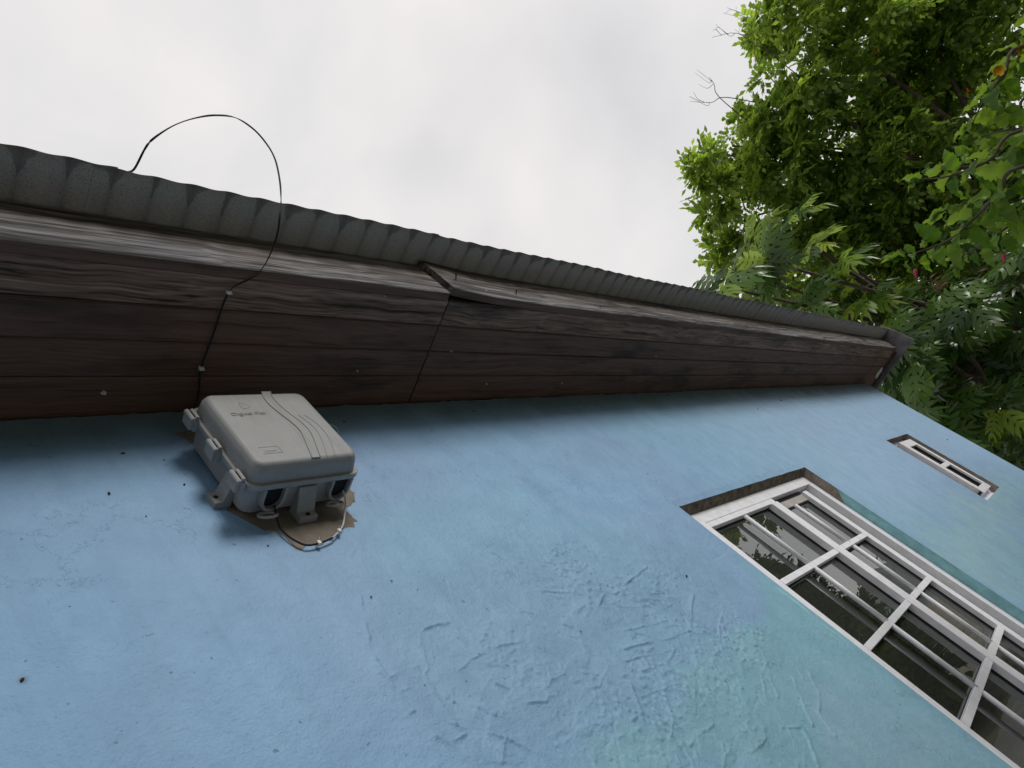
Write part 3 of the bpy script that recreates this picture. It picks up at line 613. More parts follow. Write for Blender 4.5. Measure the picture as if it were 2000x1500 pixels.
# near end painted a deeper blue for the light falling off there
f = 1 - sstep(0.2, 1.3, X + 0.25 * vnoise(X, Z, 2.2, 61)); paint = lerp(paint, (0.164, 0.314, 0.507), f * 0.75)
# eave shade painted in: greenish darkening right under the boards
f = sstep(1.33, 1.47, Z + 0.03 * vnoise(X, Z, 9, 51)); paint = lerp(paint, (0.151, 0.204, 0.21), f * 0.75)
# thin dark crack lines
# hollow stains by the box
f = (1 - sstep(0.0, 0.012, np.hypot(X - 0.309, (Z - 0.803) * 1.0))); paint = lerp(paint, (0.089, 0.181, 0.292), f)

nx, nz = X.shape
idx = np.arange(nx * nz).reshape(nx, nz)
quads = np.stack([idx[:-1, :-1], idx[1:, :-1], idx[1:, 1:], idx[:-1, 1:]], -1).reshape(-1, 4)
mxs = (gx[:-1] + gx[1:]) / 2; mzs = (gz[:-1] + gz[1:]) / 2
MX, MZ = np.meshgrid(mxs, mzs, indexing='ij')
hole = np.zeros(MX.shape, bool)
for r in (BW, SW): hole |= (MX > r[0]) & (MX < r[1]) & (MZ > r[2]) & (MZ < r[3])
quads = quads[~hole.reshape(-1)]
verts = np.stack([X, -disp, ZZ], -1).reshape(-1, 3)
# return of the corner and of the top edge
base = len(verts)
ret = np.stack([np.full(nz, XC), np.full(nz, 0.06), ZZ[-1]], -1)
topr = np.stack([X[:, -1], np.full(nx, 0.04), ZZ[:, -1]], -1)
verts = np.concatenate([verts, ret, topr])
rq = np.stack([idx[-1, :-1], base + np.arange(nz - 1), base + 1 + np.arange(nz - 1), idx[-1, 1:]], -1)
tq = np.stack([idx[:-1, -1], idx[1:, -1], base + nz + 1 + np.arange(nx - 1), base + nz + np.arange(nx - 1)], -1)
quads = np.concatenate([quads, rq, tq])
me = bpy.data.meshes.new('wall')
me.vertices.add(len(verts)); me.vertices.foreach_set('co', verts.astype(np.float32).ravel())
me.loops.add(len(quads) * 4); me.loops.foreach_set('vertex_index', quads.astype(np.int32).ravel())
me.polygons.add(len(quads)); me.polygons.foreach_set('loop_start', np.arange(0, len(quads) * 4, 4, dtype=np.int32))
me.update(calc_edges=True)
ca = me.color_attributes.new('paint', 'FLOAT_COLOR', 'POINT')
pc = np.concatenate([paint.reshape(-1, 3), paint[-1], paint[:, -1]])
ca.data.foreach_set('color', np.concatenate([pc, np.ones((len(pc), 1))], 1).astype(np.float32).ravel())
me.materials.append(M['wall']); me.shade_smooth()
wall = bpy.data.objects.new('wall', me); col.objects.link(wall); hp(wall)

# old unpainted render round the utility box, where an earlier cabinet hung: a thin proud skim
pv = [(x, -0.0028, z) for x, z in PATCH]
dense = []
for i in range(len(PATCH)):
    a, b = PATCH[i], PATCH[(i + 1) % len(PATCH)]
    n = max(1, int(math.hypot(b[0] - a[0], b[1] - a[1]) / 0.008))
    for k in range(n):
        t = k / n; jg = 0.0034 if 4 <= i <= 12 else 0.0005; jx, jz = rr.gauss(0, jg), rr.gauss(0, jg)
        dense.append((a[0] + (b[0] - a[0]) * t + jx, a[1] + (b[1] - a[1]) * t + jz))
b_ = MB(); b_.prism(dense, 'y', -0.0009, 0.003)
hp(b_.build('bare_patch', M['bare']))

# mud nests, cocoons and dirt on the plaster
for i, (x, z, r) in enumerate([(a_, b_, c_ * 0.78) for a_, b_, c_ in SPECKS]):
    if x > XC - 0.05: continue
    vs, fs = [], []
    ang = rr.uniform(0, 3.14)
    n1_, n2_ = 7, 4
    for j in range(n2_ + 1):
        ph = j / n2_ * math.pi / 2
        for k in range(n1_):
            th = 2 * math.pi * k / n1_; q = r * math.cos(ph) * rr.uniform(0.75, 1.2)
            ux, uz = q * math.cos(th) * 1.35, q * math.sin(th) * 0.8
            vs.append((x + ux * math.cos(ang) - uz * math.sin(ang), -0.002 - r * 0.8 * math.sin(ph), z + ux * math.sin(ang) + uz * math.cos(ang)))
    for j in range(n2_):
        for k in range(n1_): fs.append((j * n1_ + k, j * n1_ + (k + 1) % n1_, (j + 1) * n1_ + (k + 1) % n1_, (j + 1) * n1_ + k))
    under(obj_from('speck', vs, fs, M['mud'], None, True), wall)

# other walls, so that the house is closed
b_ = MB(); b_.prism([(0.06, GROUND), (5.0, GROUND), (5.0, 1.74), (2.6, 2.03), (0.06, 1.69)], 'x', XC - 0.15, XC); hp(b_.build('end_wall', M['wallside']))
b_ = MB(); b_.prism([(0.0, GROUND), (5.0, GROUND), (5.0, 1.74), (2.6, 2.03), (0.0, 1.69)], 'x', -2.75, -2.6); hp(b_.build('end_wall', M['wallside']))
b_ = MB(); b_.box(-2.75, XC, 5.001, 5.15, GROUND, 1.72); hp(b_.build('back_wall', M['wallside']))
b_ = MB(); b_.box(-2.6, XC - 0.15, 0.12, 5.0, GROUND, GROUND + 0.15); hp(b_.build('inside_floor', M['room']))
b_ = MB(); b_.box(-2.6, XC - 0.15, 0.041, 0.14, 1.508, 1.60); hp(b_.build('gap_shade_plate', M['boxdark']))  # near-black, painted for the shade in the gap over the wall
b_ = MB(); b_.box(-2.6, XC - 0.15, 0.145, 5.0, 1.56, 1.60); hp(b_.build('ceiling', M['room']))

# soffit boards: four tongue-and-groove boards deep, two lengths and a short end piece
def board(x0, x1, y0, y1, z0, th, m, chamf=0.004):
    s = MB()
    s.prism([(y0, z0 + chamf), (y0 + chamf, z0), (y1 - chamf, z0), (y1, z0 + chamf), (y1, z0 + th), (y0, z0 + th)], 'x', x0, x1)
    return hp(s.build('soffit_board', m))
ys = [-0.381, -0.288, -0.192, -0.096, 0.036]
for i in range(4):
    mm = M['soffit_edge'] if i == 0 else M['soffit']
    for (x0, x1) in ((-2.6, 1.5815), (1.5865, 7.40), (7.404, 7.86)):
        dz = rr.uniform(-0.0012, 0.0012) + (0.0015 if x0 < 0 else 0)
        board(x0, x1, ys[i] + 0.0008, ys[i + 1] - 0.0008, 1.5035 + dz, 0.018, mm)

# fascia: three boards, scarf joints; the middle one springs forward at its end
FZ0, FZ1 = 1.497, 1.672
def fascia(pts_bottom, pts_top, th=0.028):
    """pts: (x, y) of the outer face along the bottom and along the top"""
    s = MB(); n = len(pts_bottom); vs = []
    for (xb, yb), (xt, yt) in zip(pts_bottom, pts_top):
        vs += [(xb, yb + 0.003, FZ0), (xb, yb, FZ0 + 0.004), (xt, yt - 0.016, FZ1), (xt, yt + th - 0.016, FZ1), (xb, yb + th, FZ0)]
    fs = []
    for i in range(n - 1):
        for k in range(5): fs.append((i * 5 + k, i * 5 + (k + 1) % 5, (i + 1) * 5 + (k + 1) % 5, (i + 1) * 5 + k))
    fs.append((4, 3, 2, 1, 0)); fs.append(tuple((n - 1) * 5 + k for k in range(5)))
    s.add(vs, fs); o = hp(s.build('fascia_board', M['fascia']))
    o.data.materials.append(M['soffit'])          # underside in the darker soffit wood
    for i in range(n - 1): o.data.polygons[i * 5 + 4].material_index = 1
    return o
def line_pts(x0, x1, n, f): return [(x0 + (x1 - x0) * i / n, f(x0 + (x1 - x0) * i / n)) for i in range(n + 1)]
wob = lambda x: -0.4105 + 0.0015 * math.sin(x * 2.1)
fascia(line_pts(-2.6, 1.568, 14, wob), [(x, y + 0.002) for x, y in line_pts(-2.6, 1.548, 14, wob)])
wob2 = lambda x: -0.4085 - 0.022 * math.exp(-(x - 1.57) / 0.22) + 0.0018 * math.sin(x * 1.7)
fascia(line_pts(1.578, 7.02, 26, wob2), [(x, y + 0.003) for x, y in line_pts(1.562, 6.60, 26, wob2)])
wob3 = lambda x: -0.4125
fascia(line_pts(7.03, 7.86, 4, wob3), [(x, y + 0.004) for x, y in line_pts(6.64, 7.86, 4, wob3)])
# backing strip that carries the fascia
b_ = MB(); b_.box(-2.6, 7.86, -0.380, -0.345, 1.524, 1.672); hp(b_.build('eave_batten', M['soffit']))

# corrugated roof sheets
PITCH = 0.088
def roof_z(y): return 1.680 + 0.13 * (y + 0.41)
def sheet(x0, x1, k):
    n = int((x1 - x0) / PITCH * 14)
    vs, fs = [], []
    rows = [-0.538, -0.50, -0.41, 0.5, 2.6]
    tilt = rr.uniform(-0.001, 0.001)
    for i in range(n + 1):
        x = x0 + (x1 - x0) * i / n
        for y in rows:
            yy = y + (tilt * (x - x0) + 0.002 * math.sin(x * 5 + k)) * (1 if y < -0.45 else 0)
            vs.append((x, yy, roof_z(y) + 0.0056 * math.cos(2 * math.pi * x / PITCH) + 0.0056 + 0.0009 * (k % 2)))
    R = len(rows)
    for i in range(n):
        for j in range(R - 1): fs.append((i * R + j, (i + 1) * R + j, (i + 1) * R + j + 1, i * R + j + 1))
    o = hp(obj_from('roof_sheet', vs, fs, M['roof'], None, True))
    s = o.modifiers.new('thickness', 'SOLIDIFY'); s.thickness = 0.0011; s.offset = 0
    return o
xs0 = 0.62 - 4 * 0.98; k = 0
while xs0 < 7.9:
    sheet(max(-2.75, xs0 - 0.05), min(7.93, xs0 + 0.98), k); xs0 += 0.98; k += 1
# far slope of the roof, down to the back wall
b_ = MB(); b_.prism([(2.6, roof_z(2.6) + 0.02), (2.6, roof_z(2.6) + 0.05), (5.5, 1.75), (5.5, 1.72)], 'x', -2.75, 7.93); hp(b_.build('rear_roof', M['roof']))
# barge board closing the end of the eave
b_ = MB()
b_.prism([(-0.556, 1.412), (-0.548, roof_z(-0.55) + 0.03), (2.6, roof_z(2.6) + 0.03), (2.6, 1.80), (0.02, 1.455)], 'x', 7.895, 7.922)
hp(b_.build('barge_board', M['barge'], bevel=0.002))
b_ = MB(); b_.prism([(-0.37, 1.478), (-0.37, 1.60), (0.03, 1.60), (0.03, 1.478)], 'x', 7.864, 7.893); hp(b_.build('barge_batten', M['soffit']))
b_ = MB(); b_.prism([(7.73, -0.10), (7.80, -0.055), (7.85, -0.06), (7.85, -0.15), (7.79, -0.19), (7.75, -0.17)], 'z', 1.4955, 1.5022)
hp(b_.build('paint_fleck', M['fleck']))

# nails and flecks under the eave
def nail(p, d, L=0.02, r=0.0016):
    s = MB(); a = Vector(p); d = Vector(d).normalized()
    s.tube([a, a + d * L], r, 6); s.tube([a + d * L, a + d * (L + 0.0012)], r * 2.3, 8)
    hp(s.build('nail', M['nail']))
nail((1.64, -0.421, 1.558), (0.1, -0.75, 0.55), 0.03, 0.0022)
nail((1.943, -0.412, 1.548), (0.1, -0.9, 0.4), 0.018, 0.0022)
nail((1.767, -0.415, 1.553), (0, -1, 0.1), 0.004); nail((2.567, -0.41, 1.66), (0, -1, 0.1), 0.005); nail((2.475, -0.41, 1.53), (0, -1, 0.2), 0.006)
nail((3.3, -0.408, 1.60), (0, -1, 0.2), 0.006); nail((4.1, -0.408, 1.55), (0, -1, 0.2), 0.006)
for i, (x, y, r) in enumerate([(0.621, -0.056, 0.006), (1.934, -0.064, 0.004), (2.417, -0.06, 0.005), (1.683, -0.198, 0.0025), (1.32, -0.374, 0.0022), (1.319, -0.118, 0.003), (3.1, -0.21, 0.003), (4.2, -0.12, 0.004)]):
    pts = [(x + r * rr.uniform(0.5, 1.3) * math.cos(a * 0.9), y + r * rr.uniform(0.4, 1.0) * math.sin(a * 0.9)) for a in range(7)]
    s = MB(); s.prism(pts, 'z', 1.4985, 1.5045); hp(s.build('paint_fleck', M['fleck']))
s = MB(); s.box(1.762, 1.768, -0.4205, -0.412, 1.531, 1.537); hp(s.build('paint_fleck', M['fleck']))

# ------------------------------------------------------------------ the big grid window
FY = 0.045
x0, x1, z0, z1 = BW
fr = MB()
fr.box(x0 - 0.01, 2.427, FY, 0.11, z0, 0.7335)                # left stile
fr.box(2.4275, x1 + 0.02, FY + 0.001, 0.11, 0.680, 0.7345)    # head
fr.box(2.4275, 3.097, FY + 0.002, 0.10, 0.6535, 0.6795)       # head of the left sash
fr.box(3.612, x1 + 0.03, FY, 0.11, z0, 0.6795)                # right stile
window = hp(fr.build('window', M['white'], bevel=0.0025)); window['label'] = 'tall white grid window with sky reflected in its top pane'
def wsub(s, name, m, **kw): return under(s.build(name, m, **kw), window)
s = MB(); s.box(3.03, 3.097, FY - 0.004, FY + 0.03, z0, 0.6535); wsub(s, 'mullion', M['white'], bevel=0.003)
s = MB(); s.box(3.503, 3.6115, 0.082, 0.11, z0, 0.6795); wsub(s, 'track', M['offwhite'], bevel=0.002)
s = MB(); s.box(3.452, 3.503, FY + 0.003, 0.10, z0, 0.655); wsub(s, 'sash_stile', M['white'], bevel=0.002)
s = MB(); s.box(3.098, 3.4515, 0.062, 0.10, 0.612, 0.652); wsub(s, 'sash_head', M['offwhite'], bevel=0.002)
s = MB(); s.box(3.098, 3.5025, 0.075, 0.105, 0.6522, 0.6795); wsub(s, 'head_gap_shade', M['seal'])  # black block standing in for the shade of the recessed gap
bars = [(0.365, 0.340, 0.344, 0.319), (0.053, 0.028, 0.047, 0.022), (-0.259, -0.284, -0.25, -0.276), (-0.565, -0.59, -0.56, -0.585)]
for (a, b, c, d) in bars:
    s = MB(); s.prism([(2.4275, b), (3.0298, b + (d - b) * 0.57), (3.0298, a + (c - a) * 0.57), (2.4275, a)], 'y', FY - 0.001, FY + 0.022); wsub(s, 'glazing_bar', M['white'], bevel=0.002)
    s = MB(); s.prism([(3.0972, b + (d - b) * 0.63), (3.4515, d), (3.4515, c), (3.0972, a + (c - a) * 0.63)], 'y', FY - 0.001, FY + 0.022); wsub(s, 'glazing_bar', M['white'], bevel=0.002)
lev = [(0.6535, 0.612)] + [((a + b) / 2, (c + d) / 2) for a, b, c, d in bars] + [(z0, z0)]
for i in range(len(lev) - 1):
    for (xa, xb, q, yg) in ((2.4275, 3.03, 0, 0.074), (3.097, 3.452, 1, 0.0745)):
        zt, zb = lev[i][q] , lev[i + 1][q]
        if i > 0: zt -= 0.012
        if i < len(lev) - 2: zb += 0.012
        s = MB(); s.box(xa - 0.008, xb + 0.008, yg, yg + 0.005, zb - 0.006, zt + 0.006); wsub(s, 'pane', M['glass'])
        for (ga, gb, gc, gd) in ((xa, xb, zt - 0.006, zt), (xa, xa + 0.006, zb, zt), (xb - 0.006, xb, zb, zt)):   # black glazing bead
            pass
        s = MB(); s.box(xa, xb, FY + 0.0235, yg - 0.001, zt - 0.005, zt + 0.001); s.box(xb - 0.004, xb + 0.001, FY + 0.0235, yg - 0.001, zb, zt - 0.0055)
        wsub(s, 'seal', M['seal'])
        xr, yr = ((2.733, 0.050), (3.225, 0.052))[q]
        s = MB(); s.tube([(xr, yr, zb - 0.004), (xr, yr, zt + 0.001 if i else zt - 0.006)], 0.0095, 14); wsub(s, 'security_rod', M['white'], smooth=True)
# scrolled iron grille inside the panes
def spiral(cx_, cz_, r0, turns, sgn, y):
    return [(cx_ + sgn * r0 * (1 - 0.8 * t / (turns * 20)) * math.cos(2 * math.pi * t / 20), y, cz_ + r0 * (1 - 0.8 * t / (turns * 20)) * math.sin(2 * math.pi * t / 20)) for t in range(int(turns * 20) + 1)]
for j, zc in enumerate((0.19, -0.12, -0.42)):
    s = MB()
    for sg, cxx in ((1, 2.56), (-1, 2.83)):
        s.tube(spiral(cxx, zc + 0.07, 0.06, 1.6, sg, 0.15), 0.006, 6); s.tube(spiral(cxx, zc - 0.07, 0.06, 1.6, -sg, 0.15), 0.006, 6)
    s.tube([(2.47, 0.15, zc), (2.97, 0.15, zc)], 0.006, 6)
    wsub(s, 'scroll_iron', M['iron'], smooth=True)
# folded curtain inside
cv, cf = [], []
for i in range(61):
    x = 2.95 + 0.62 * i / 60; y = 0.24 + 0.02 * math.sin(i * 0.9) + 0.008 * math.sin(i * 2.3)
    cv += [(x, y, -0.9), (x, y, 0.7)]
for i in range(60): cf.append((2 * i, 2 * i + 2, 2 * i + 3, 2 * i + 1))
cu = under(obj_from('curtain', cv, cf, M['curtain'], None, True), window)
cs = cu.modifiers.new('thickness', 'SOLIDIFY'); cs.thickness = 0.002
# reveals and sill
s = MB(); s.box(x1, x1 + 0.03, 0.001, 0.12, z0, 0.44); under(s.build('reveal', M['reveal_teal']), wall)
rvt = [(0.0012, 0.4405), (0.046, 0.515), (0.046, 0.72), (0.0012, 0.757)]
s = MB(); s.prism([(0.0012, 0.57), (0.046, 0.50), (0.05, 0.75), (0.0012, 0.757)], 'x', x1 - 0.001, x1 + 0.028); under(s.build('reveal', M['reveal_bare']), wall)
s = MB(); s.box(x1, x1 + 0.028, 0.001, 0.05, 0.4405, 0.60); under(s.build('reveal', M['reveal_teal']), wall)
s = MB(); s.prism([(0.001, 0.7505), (0.012, 0.744), (0.047, 0.7318), (0.06, 0.7318), (0.06, 0.78), (0.001, 0.78)], 'x', x0 - 0.02, x1 + 0.027); under(s.build('lintel', M['lintel']), wall)
s = MB(); s.box(x0 - 0.03, x0, 0.001, 0.12, z0, 0.751); under(s.build('reveal', M['reveal_teal']), wall)
s = MB(); s.box(x0 - 0.03, x1 + 0.03, -0.03, 0.12, z0 - 0.04, z0); under(s.build('sill', M['reveal_teal'], bevel=0.004), wall)
# screw holes in the right track
for (x, z) in ((3.555, 0.265), (3.6, 0.19)):
    s = MB(); s.tube([(x, 0.0818, z), (x, 0.08, z)], 0.006, 10); wsub(s, 'screw_hole', M['seal'])

# ------------------------------------------------------------------ the small window
x0, x1, z0, z1 = SW
fr = MB()
fr.box(x0 - 0.01, x0 + 0.20, 0.055, 0.10, z0, z1); fr.box(x1 - 0.03, x1 + 0.01, 0.0555, 0.10, z0, z1)
fr.box(x0 + 0.2003, x1 - 0.0303, 0.0553, 0.10, z0, z0 + 0.05); fr.box(x0 + 0.2003, x1 - 0.0303, 0.0557, 0.10, z1 - 0.04, z1)
w2 = hp(fr.build('window', M['white'], bevel=0.002)); w2['label'] = 'small narrow window of two panes near the house corner'
def w2sub(s, name, m, **kw): return under(s.build(name, m, **kw), w2)
sx0, sx1, sz0, sz1 = 5.735, 6.108, 0.113, 0.722
px = (5.815, 6.046); pz = ((0.432, 0.655), (0.165, 0.394))
s = MB()
s.box(sx0, px[0], 0.016, 0.07, sz0, sz1); s.box(px[1], sx1, 0.0161, 0.07, sz0, sz1)
for (a, b) in ((pz[0][1], sz1), (pz[1][1], pz[0][0]), (sz0, pz[1][0])): s.box(px[0] + 0.0003, px[1] - 0.0003, 0.0163, 0.07, a, b)
w2sub(s, 'sash', M['white'], bevel=0.0015)
for (a, b) in pz:
    s = MB(); s.box(px[0] - 0.006, px[1] + 0.006, 0.044, 0.049, a - 0.006, b + 0.006); w2sub(s, 'pane', M['glass'])
    s = MB(); s.box(px[0], px[1], 0.03, 0.0435, b - 0.008, b + 0.001); s.box(px[1] - 0.014, px[1] + 0.001, 0.03, 0.0435, a, b - 0.0085); w2sub(s, 'seal', M['seal'])
s = MB(); s.box(5.70, 5.733, 0.02, 0.055, 0.122, 0.14); w2sub(s, 'weep_hole', M['seal'])
s = MB(); s.tube([(6.125, 0.0552, 0.088), (6.125, 0.053, 0.088)], 0.008, 10); w2sub(s, 'screw_hole', M['seal'])
s = MB(); s.box(x1, x1 + 0.025, 0.001, 0.11, z0, z1); under(s.build('reveal', M['reveal_bare']), wall)
s = MB(); s.box(x0 - 0.025, x1 + 0.025, 0.0012, 0.11, z1 + 0.0002, z1 + 0.025); under(s.build('lintel', M['lintel']), wall)
s = MB(); s.box(x0 - 0.025, x0, 0.001, 0.11, z0, z1); under(s.build('reveal', M['reveal_bare']), wall)
s = MB(); s.box(x0 - 0.025, x1 + 0.025, 0.001, 0.11, z0 - 0.025, z0 - 0.0002); under(s.build('sill', M['white']), wall)

# ------------------------------------------------------------------ grey utility box
box = empty('utility_box', (0.9, 0.0, 1.05))
tag(box, 'grey plastic utility box with latches, fixed to the blue wall under the eave', 'utility box')
BI = Matrix.Translation((-0.9, 0.0, -1.05))
def bx(o): o.parent = box; o.matrix_parent_inverse = BI; return o
def rrect(x0, x1, z0, z1, r, n=6):
    out = []
    for cx_, cz_, a0 in ((x1 - r, z1 - r, 0), (x0 + r, z1 - r, 90), (x0 + r, z0 + r, 180), (x1 - r, z0 + r, 270)):
        for k in range(n + 1):
            a = math.radians(a0 + 90 * k / n); out.append((cx_ + r * math.cos(a), cz_ + r * math.sin(a)))
    return out
def loops(ls, name, m, close_back=True):
    """ls: list of (outline, y) from back to front"""
    vs, fs = [], []
    n = len(ls[0][0])
    for ol, y in ls: vs += [(x, y, z) for x, z in ol]
    for i in range(len(ls) - 1):
        for k in range(n): fs.append((i * n + k, i * n + (k + 1) % n, (i + 1) * n + (k + 1) % n, (i + 1) * n + k))
    if close_back: fs.append(tuple(range(n)))
    fs.append(tuple((len(ls) - 1) * n + k for k in range(n - 1, -1, -1)))
    o = obj_from(name, vs, fs, m, None, True)
    me_ = o.data
    bm_sharp = None
    o.modifiers.new('split', 'EDGE_SPLIT').split_angle = math.radians(35)
    return o
L0 = (0.757, 1.034, 1.054, 1.351)
def inset(d, r): return rrect(L0[0] + d, L0[1] - d, L0[2] + d, L0[3] - d, max(0.004, r))
bx(loops([(rrect(0.772, 1.020, 1.070, 1.336, 0.022), -0.010), (rrect(0.766, 1.026, 1.064, 1.342, 0.026), -0.016), (rrect(0.762, 1.030, 1.060, 1.346, 0.026), -0.090)], 'base', M['box']))
bx(loops([(rrect(0.750, 1.042, 1.0465, 1.358, 0.028), -0.0875), (rrect(0.749, 1.043, 1.0455, 1.359, 0.028), -0.089), (rrect(0.749, 1.043, 1.0455, 1.359, 0.028), -0.0995), (rrect(0.7505, 1.0415, 1.047, 1.3575, 0.0275), -0.101)], 'rim', M['box']))
lid_l = [(inset(0.0, 0.024), -0.100)]
for t in (0.25, 0.5, 0.7): lid_l.append((inset(0.006 * t, 0.024), -0.100 - 0.034 * t / 0.7))
for k in range(1, 8):
    a = math.radians(90 * k / 7)
    lid_l.append((inset(0.006 + 0.013 * (1 - math.cos(a)), 0.024 - 0.009 * (1 - math.cos(a))), -0.134 - 0.0135 * math.sin(a)))
lid = bx(loops(lid_l, 'lid', M['box']))
FACE = -0.1475
def on_lid(s, name, m=M['box'], **kw): return under(s.build(name, m, **kw), lid)
c1 = [(0.915, 1.347), (0.907, 1.318), (0.906, 1.284), (0.914, 1.243), (0.923, 1.207), (0.926, 1.168), (0.914, 1.122), (0.904, 1.085), (0.899, 1.066)]
c2 = [(0.938, 1.347), (0.931, 1.318), (0.931, 1.282), (0.939, 1.241), (0.948, 1.204), (0.950, 1.166), (0.938, 1.122), (0.926, 1.085), (0.920, 1.066)]
p1 = [tuple(v.xz) for v in smooth_path([(x, 0, z) for x, z in c1], 4)]; p2 = [tuple(v.xz) for v in smooth_path([(x, 0, z) for x, z in c2], 4)]
def band(pa, pb, h, name):
    vs, fs = [], []; n = len(pa)
    for (xa, za), (xb, zb) in zip(pa, pb):
        vs += [(xa, FACE + 0.003, za), (xa + 0.0004, FACE - h, za), (xb - 0.0004, FACE - h, zb), (xb, FACE + 0.003, zb)]
    for i in range(n - 1):
        for k in range(4): fs.append((i * 4 + k, i * 4 + (k + 1) % 4, (i + 1) * 4 + (k + 1) % 4, (i + 1) * 4 + k))
    fs.append((3, 2, 1, 0)); fs.append(tuple((n - 1) * 4 + k for k in range(4)))
    s = MB(); s.add(vs, fs); return on_lid(s, name)
q = [(x + 0.0022, z) for x, z in p1]; band(p1, q, 0.0022, 'rib')
q = [(x + 0.0022, z) for x, z in p2]; band(p2, q, 0.0022, 'rib')
inner1 = [(x + 0.0022, z) for x, z in p1]; band(inner1, p2, 0.0009, 'swoosh_band')
for cc in ([(0.958, 1.235), (0.967, 1.203), (0.970, 1.166), (0.959, 1.121), (0.945, 1.083), (0.939, 1.066)], [(0.975, 1.235), (0.985, 1.203), (0.988, 1.162), (0.980, 1.119), (0.967, 1.083), (0.961, 1.066)]):
    pp = [tuple(v.xz) for v in smooth_path([(x, 0, z) for x, z in cc], 4)]
    band(pp, [(x + 0.0014, z) for x, z in pp], 0.0011, 'rib')
# moulded lettering, emblem and label plate
fc = bpy.data.curves.new('lettering', 'FONT'); fc.body = 'Digicel Play'; fc.size = 0.0165; fc.extrude = 0.0008
ft = bpy.data.objects.new('lettering', fc); col.objects.link(ft)
bpy.context.view_layer.update()
tm = bpy.data.meshes.new_from_object(ft.evaluated_get(bpy.context.evaluated_depsgraph_get()))
bpy.data.objects.remove(ft)
lt = bpy.data.objects.new('lettering', tm); col.objects.link(lt); tm.materials.clear(); tm.materials.append(plain('moulded_letter', (0.215, 0.222, 0.23), 0.6))
lt.parent = lid
w_ = max(v.co.x for v in tm.vertices)
lt.matrix_local = Matrix.Translation((0.794, FACE - 0.0004, 1.2475)) @ Matrix.Rotation(math.radians(90), 4, 'X') @ Matrix.Diagonal((0.088 / w_, 1, 1, 1))
s = MB()
s.tube([(0.834, FACE, 1.299), (0.8315, FACE, 1.286), (0.8345, FACE, 1.274), (0.842, FACE, 1.275), (0.856, FACE, 1.284)], 0.0009, 6)
s.tube([(0.834, FACE, 1.299), (0.846, FACE, 1.294), (0.8535, FACE, 1.288)], 0.0006, 6)
on_lid(s, 'emblem', tm.materials[0])
s = MB()
for a, b in (((0.795, 1.120), (0.841, 1.120)), ((0.841, 1.120), (0.843, 1.096)), ((0.843, 1.096), (0.795, 1.096)), ((0.803, 1.109), (0.803, 1.101)), ((0.806, 1.106), (0.834, 1.106)), ((0.806, 1.101), (0.826, 1.101))):
    s.tube([(a[0], FACE, a[1]), (b[0], FACE, b[1])], 0.0007, 5)
on_lid(s, 'label_outline', tm.materials[0])
# three latches on the left edge
for zc in (1.313, 1.192, 1.077):
    s = MB()
    s.box(0.7375, 0.7495, -0.108, -0.078, zc - 0.021, zc + 0.021)
    s.box(0.7285, 0.7374, -0.104, -0.082, zc - 0.019, zc + 0.019)
    s.tube([(0.7335, -0.1085, zc - 0.021), (0.7335, -0.1085, zc + 0.021)], 0.0062, 10)
    s.tube([(0.7440, -0.1120, zc - 0.018), (0.7440, -0.1120, zc + 0.018)], 0.0050, 10)
    bx(s.build('latch', M['box'], bevel=0.0012))
    s = MB(); s.box(0.7385, 0.7400, -0.1145, -0.1095, zc - 0.012, zc + 0.012); bx(s.build('latch_slot', M['boxdark']))
# wall brackets
s = MB(); s.prism([(0.766, -0.075), (0.766, -0.001), (0.727, -0.001), (0.727, -0.016), (0.744, -0.018), (0.757, -0.075)], 'z', 1.108, 1.148); bx(s.build('bracket', M['box'], bevel=0.0012))
s = MB(); s.prism([(-0.075, 1.064), (-0.001, 1.064), (-0.001, 1.016), (-0.018, 1.016), (-0.02, 1.034), (-0.075, 1.054)], 'x', 0.885, 0.931); bx(s.build('bracket', M['box'], bevel=0.0012))
s = MB(); s.tube([(0.908, -0.0185, 1.0255), (0.908, -0.0195, 1.0255)], 0.0062, 10); bx(s.build('screw_hole', M['boxdark']))
s = MB(); s.tube([(0.7365, -0.0175, 1.128), (0.7365, -0.0187, 1.128)], 0.005, 10); bx(s.build('screw_hole', M['boxdark']))
s = MB(); s.prism([(1.026, -0.075), (1.026, -0.001), (1.066, -0.001), (1.066, -0.016), (1.048, -0.018), (1.036, -0.075)], 'z', 1.23, 1.27); bx(s.build('bracket', M['box'], bevel=0.0012))
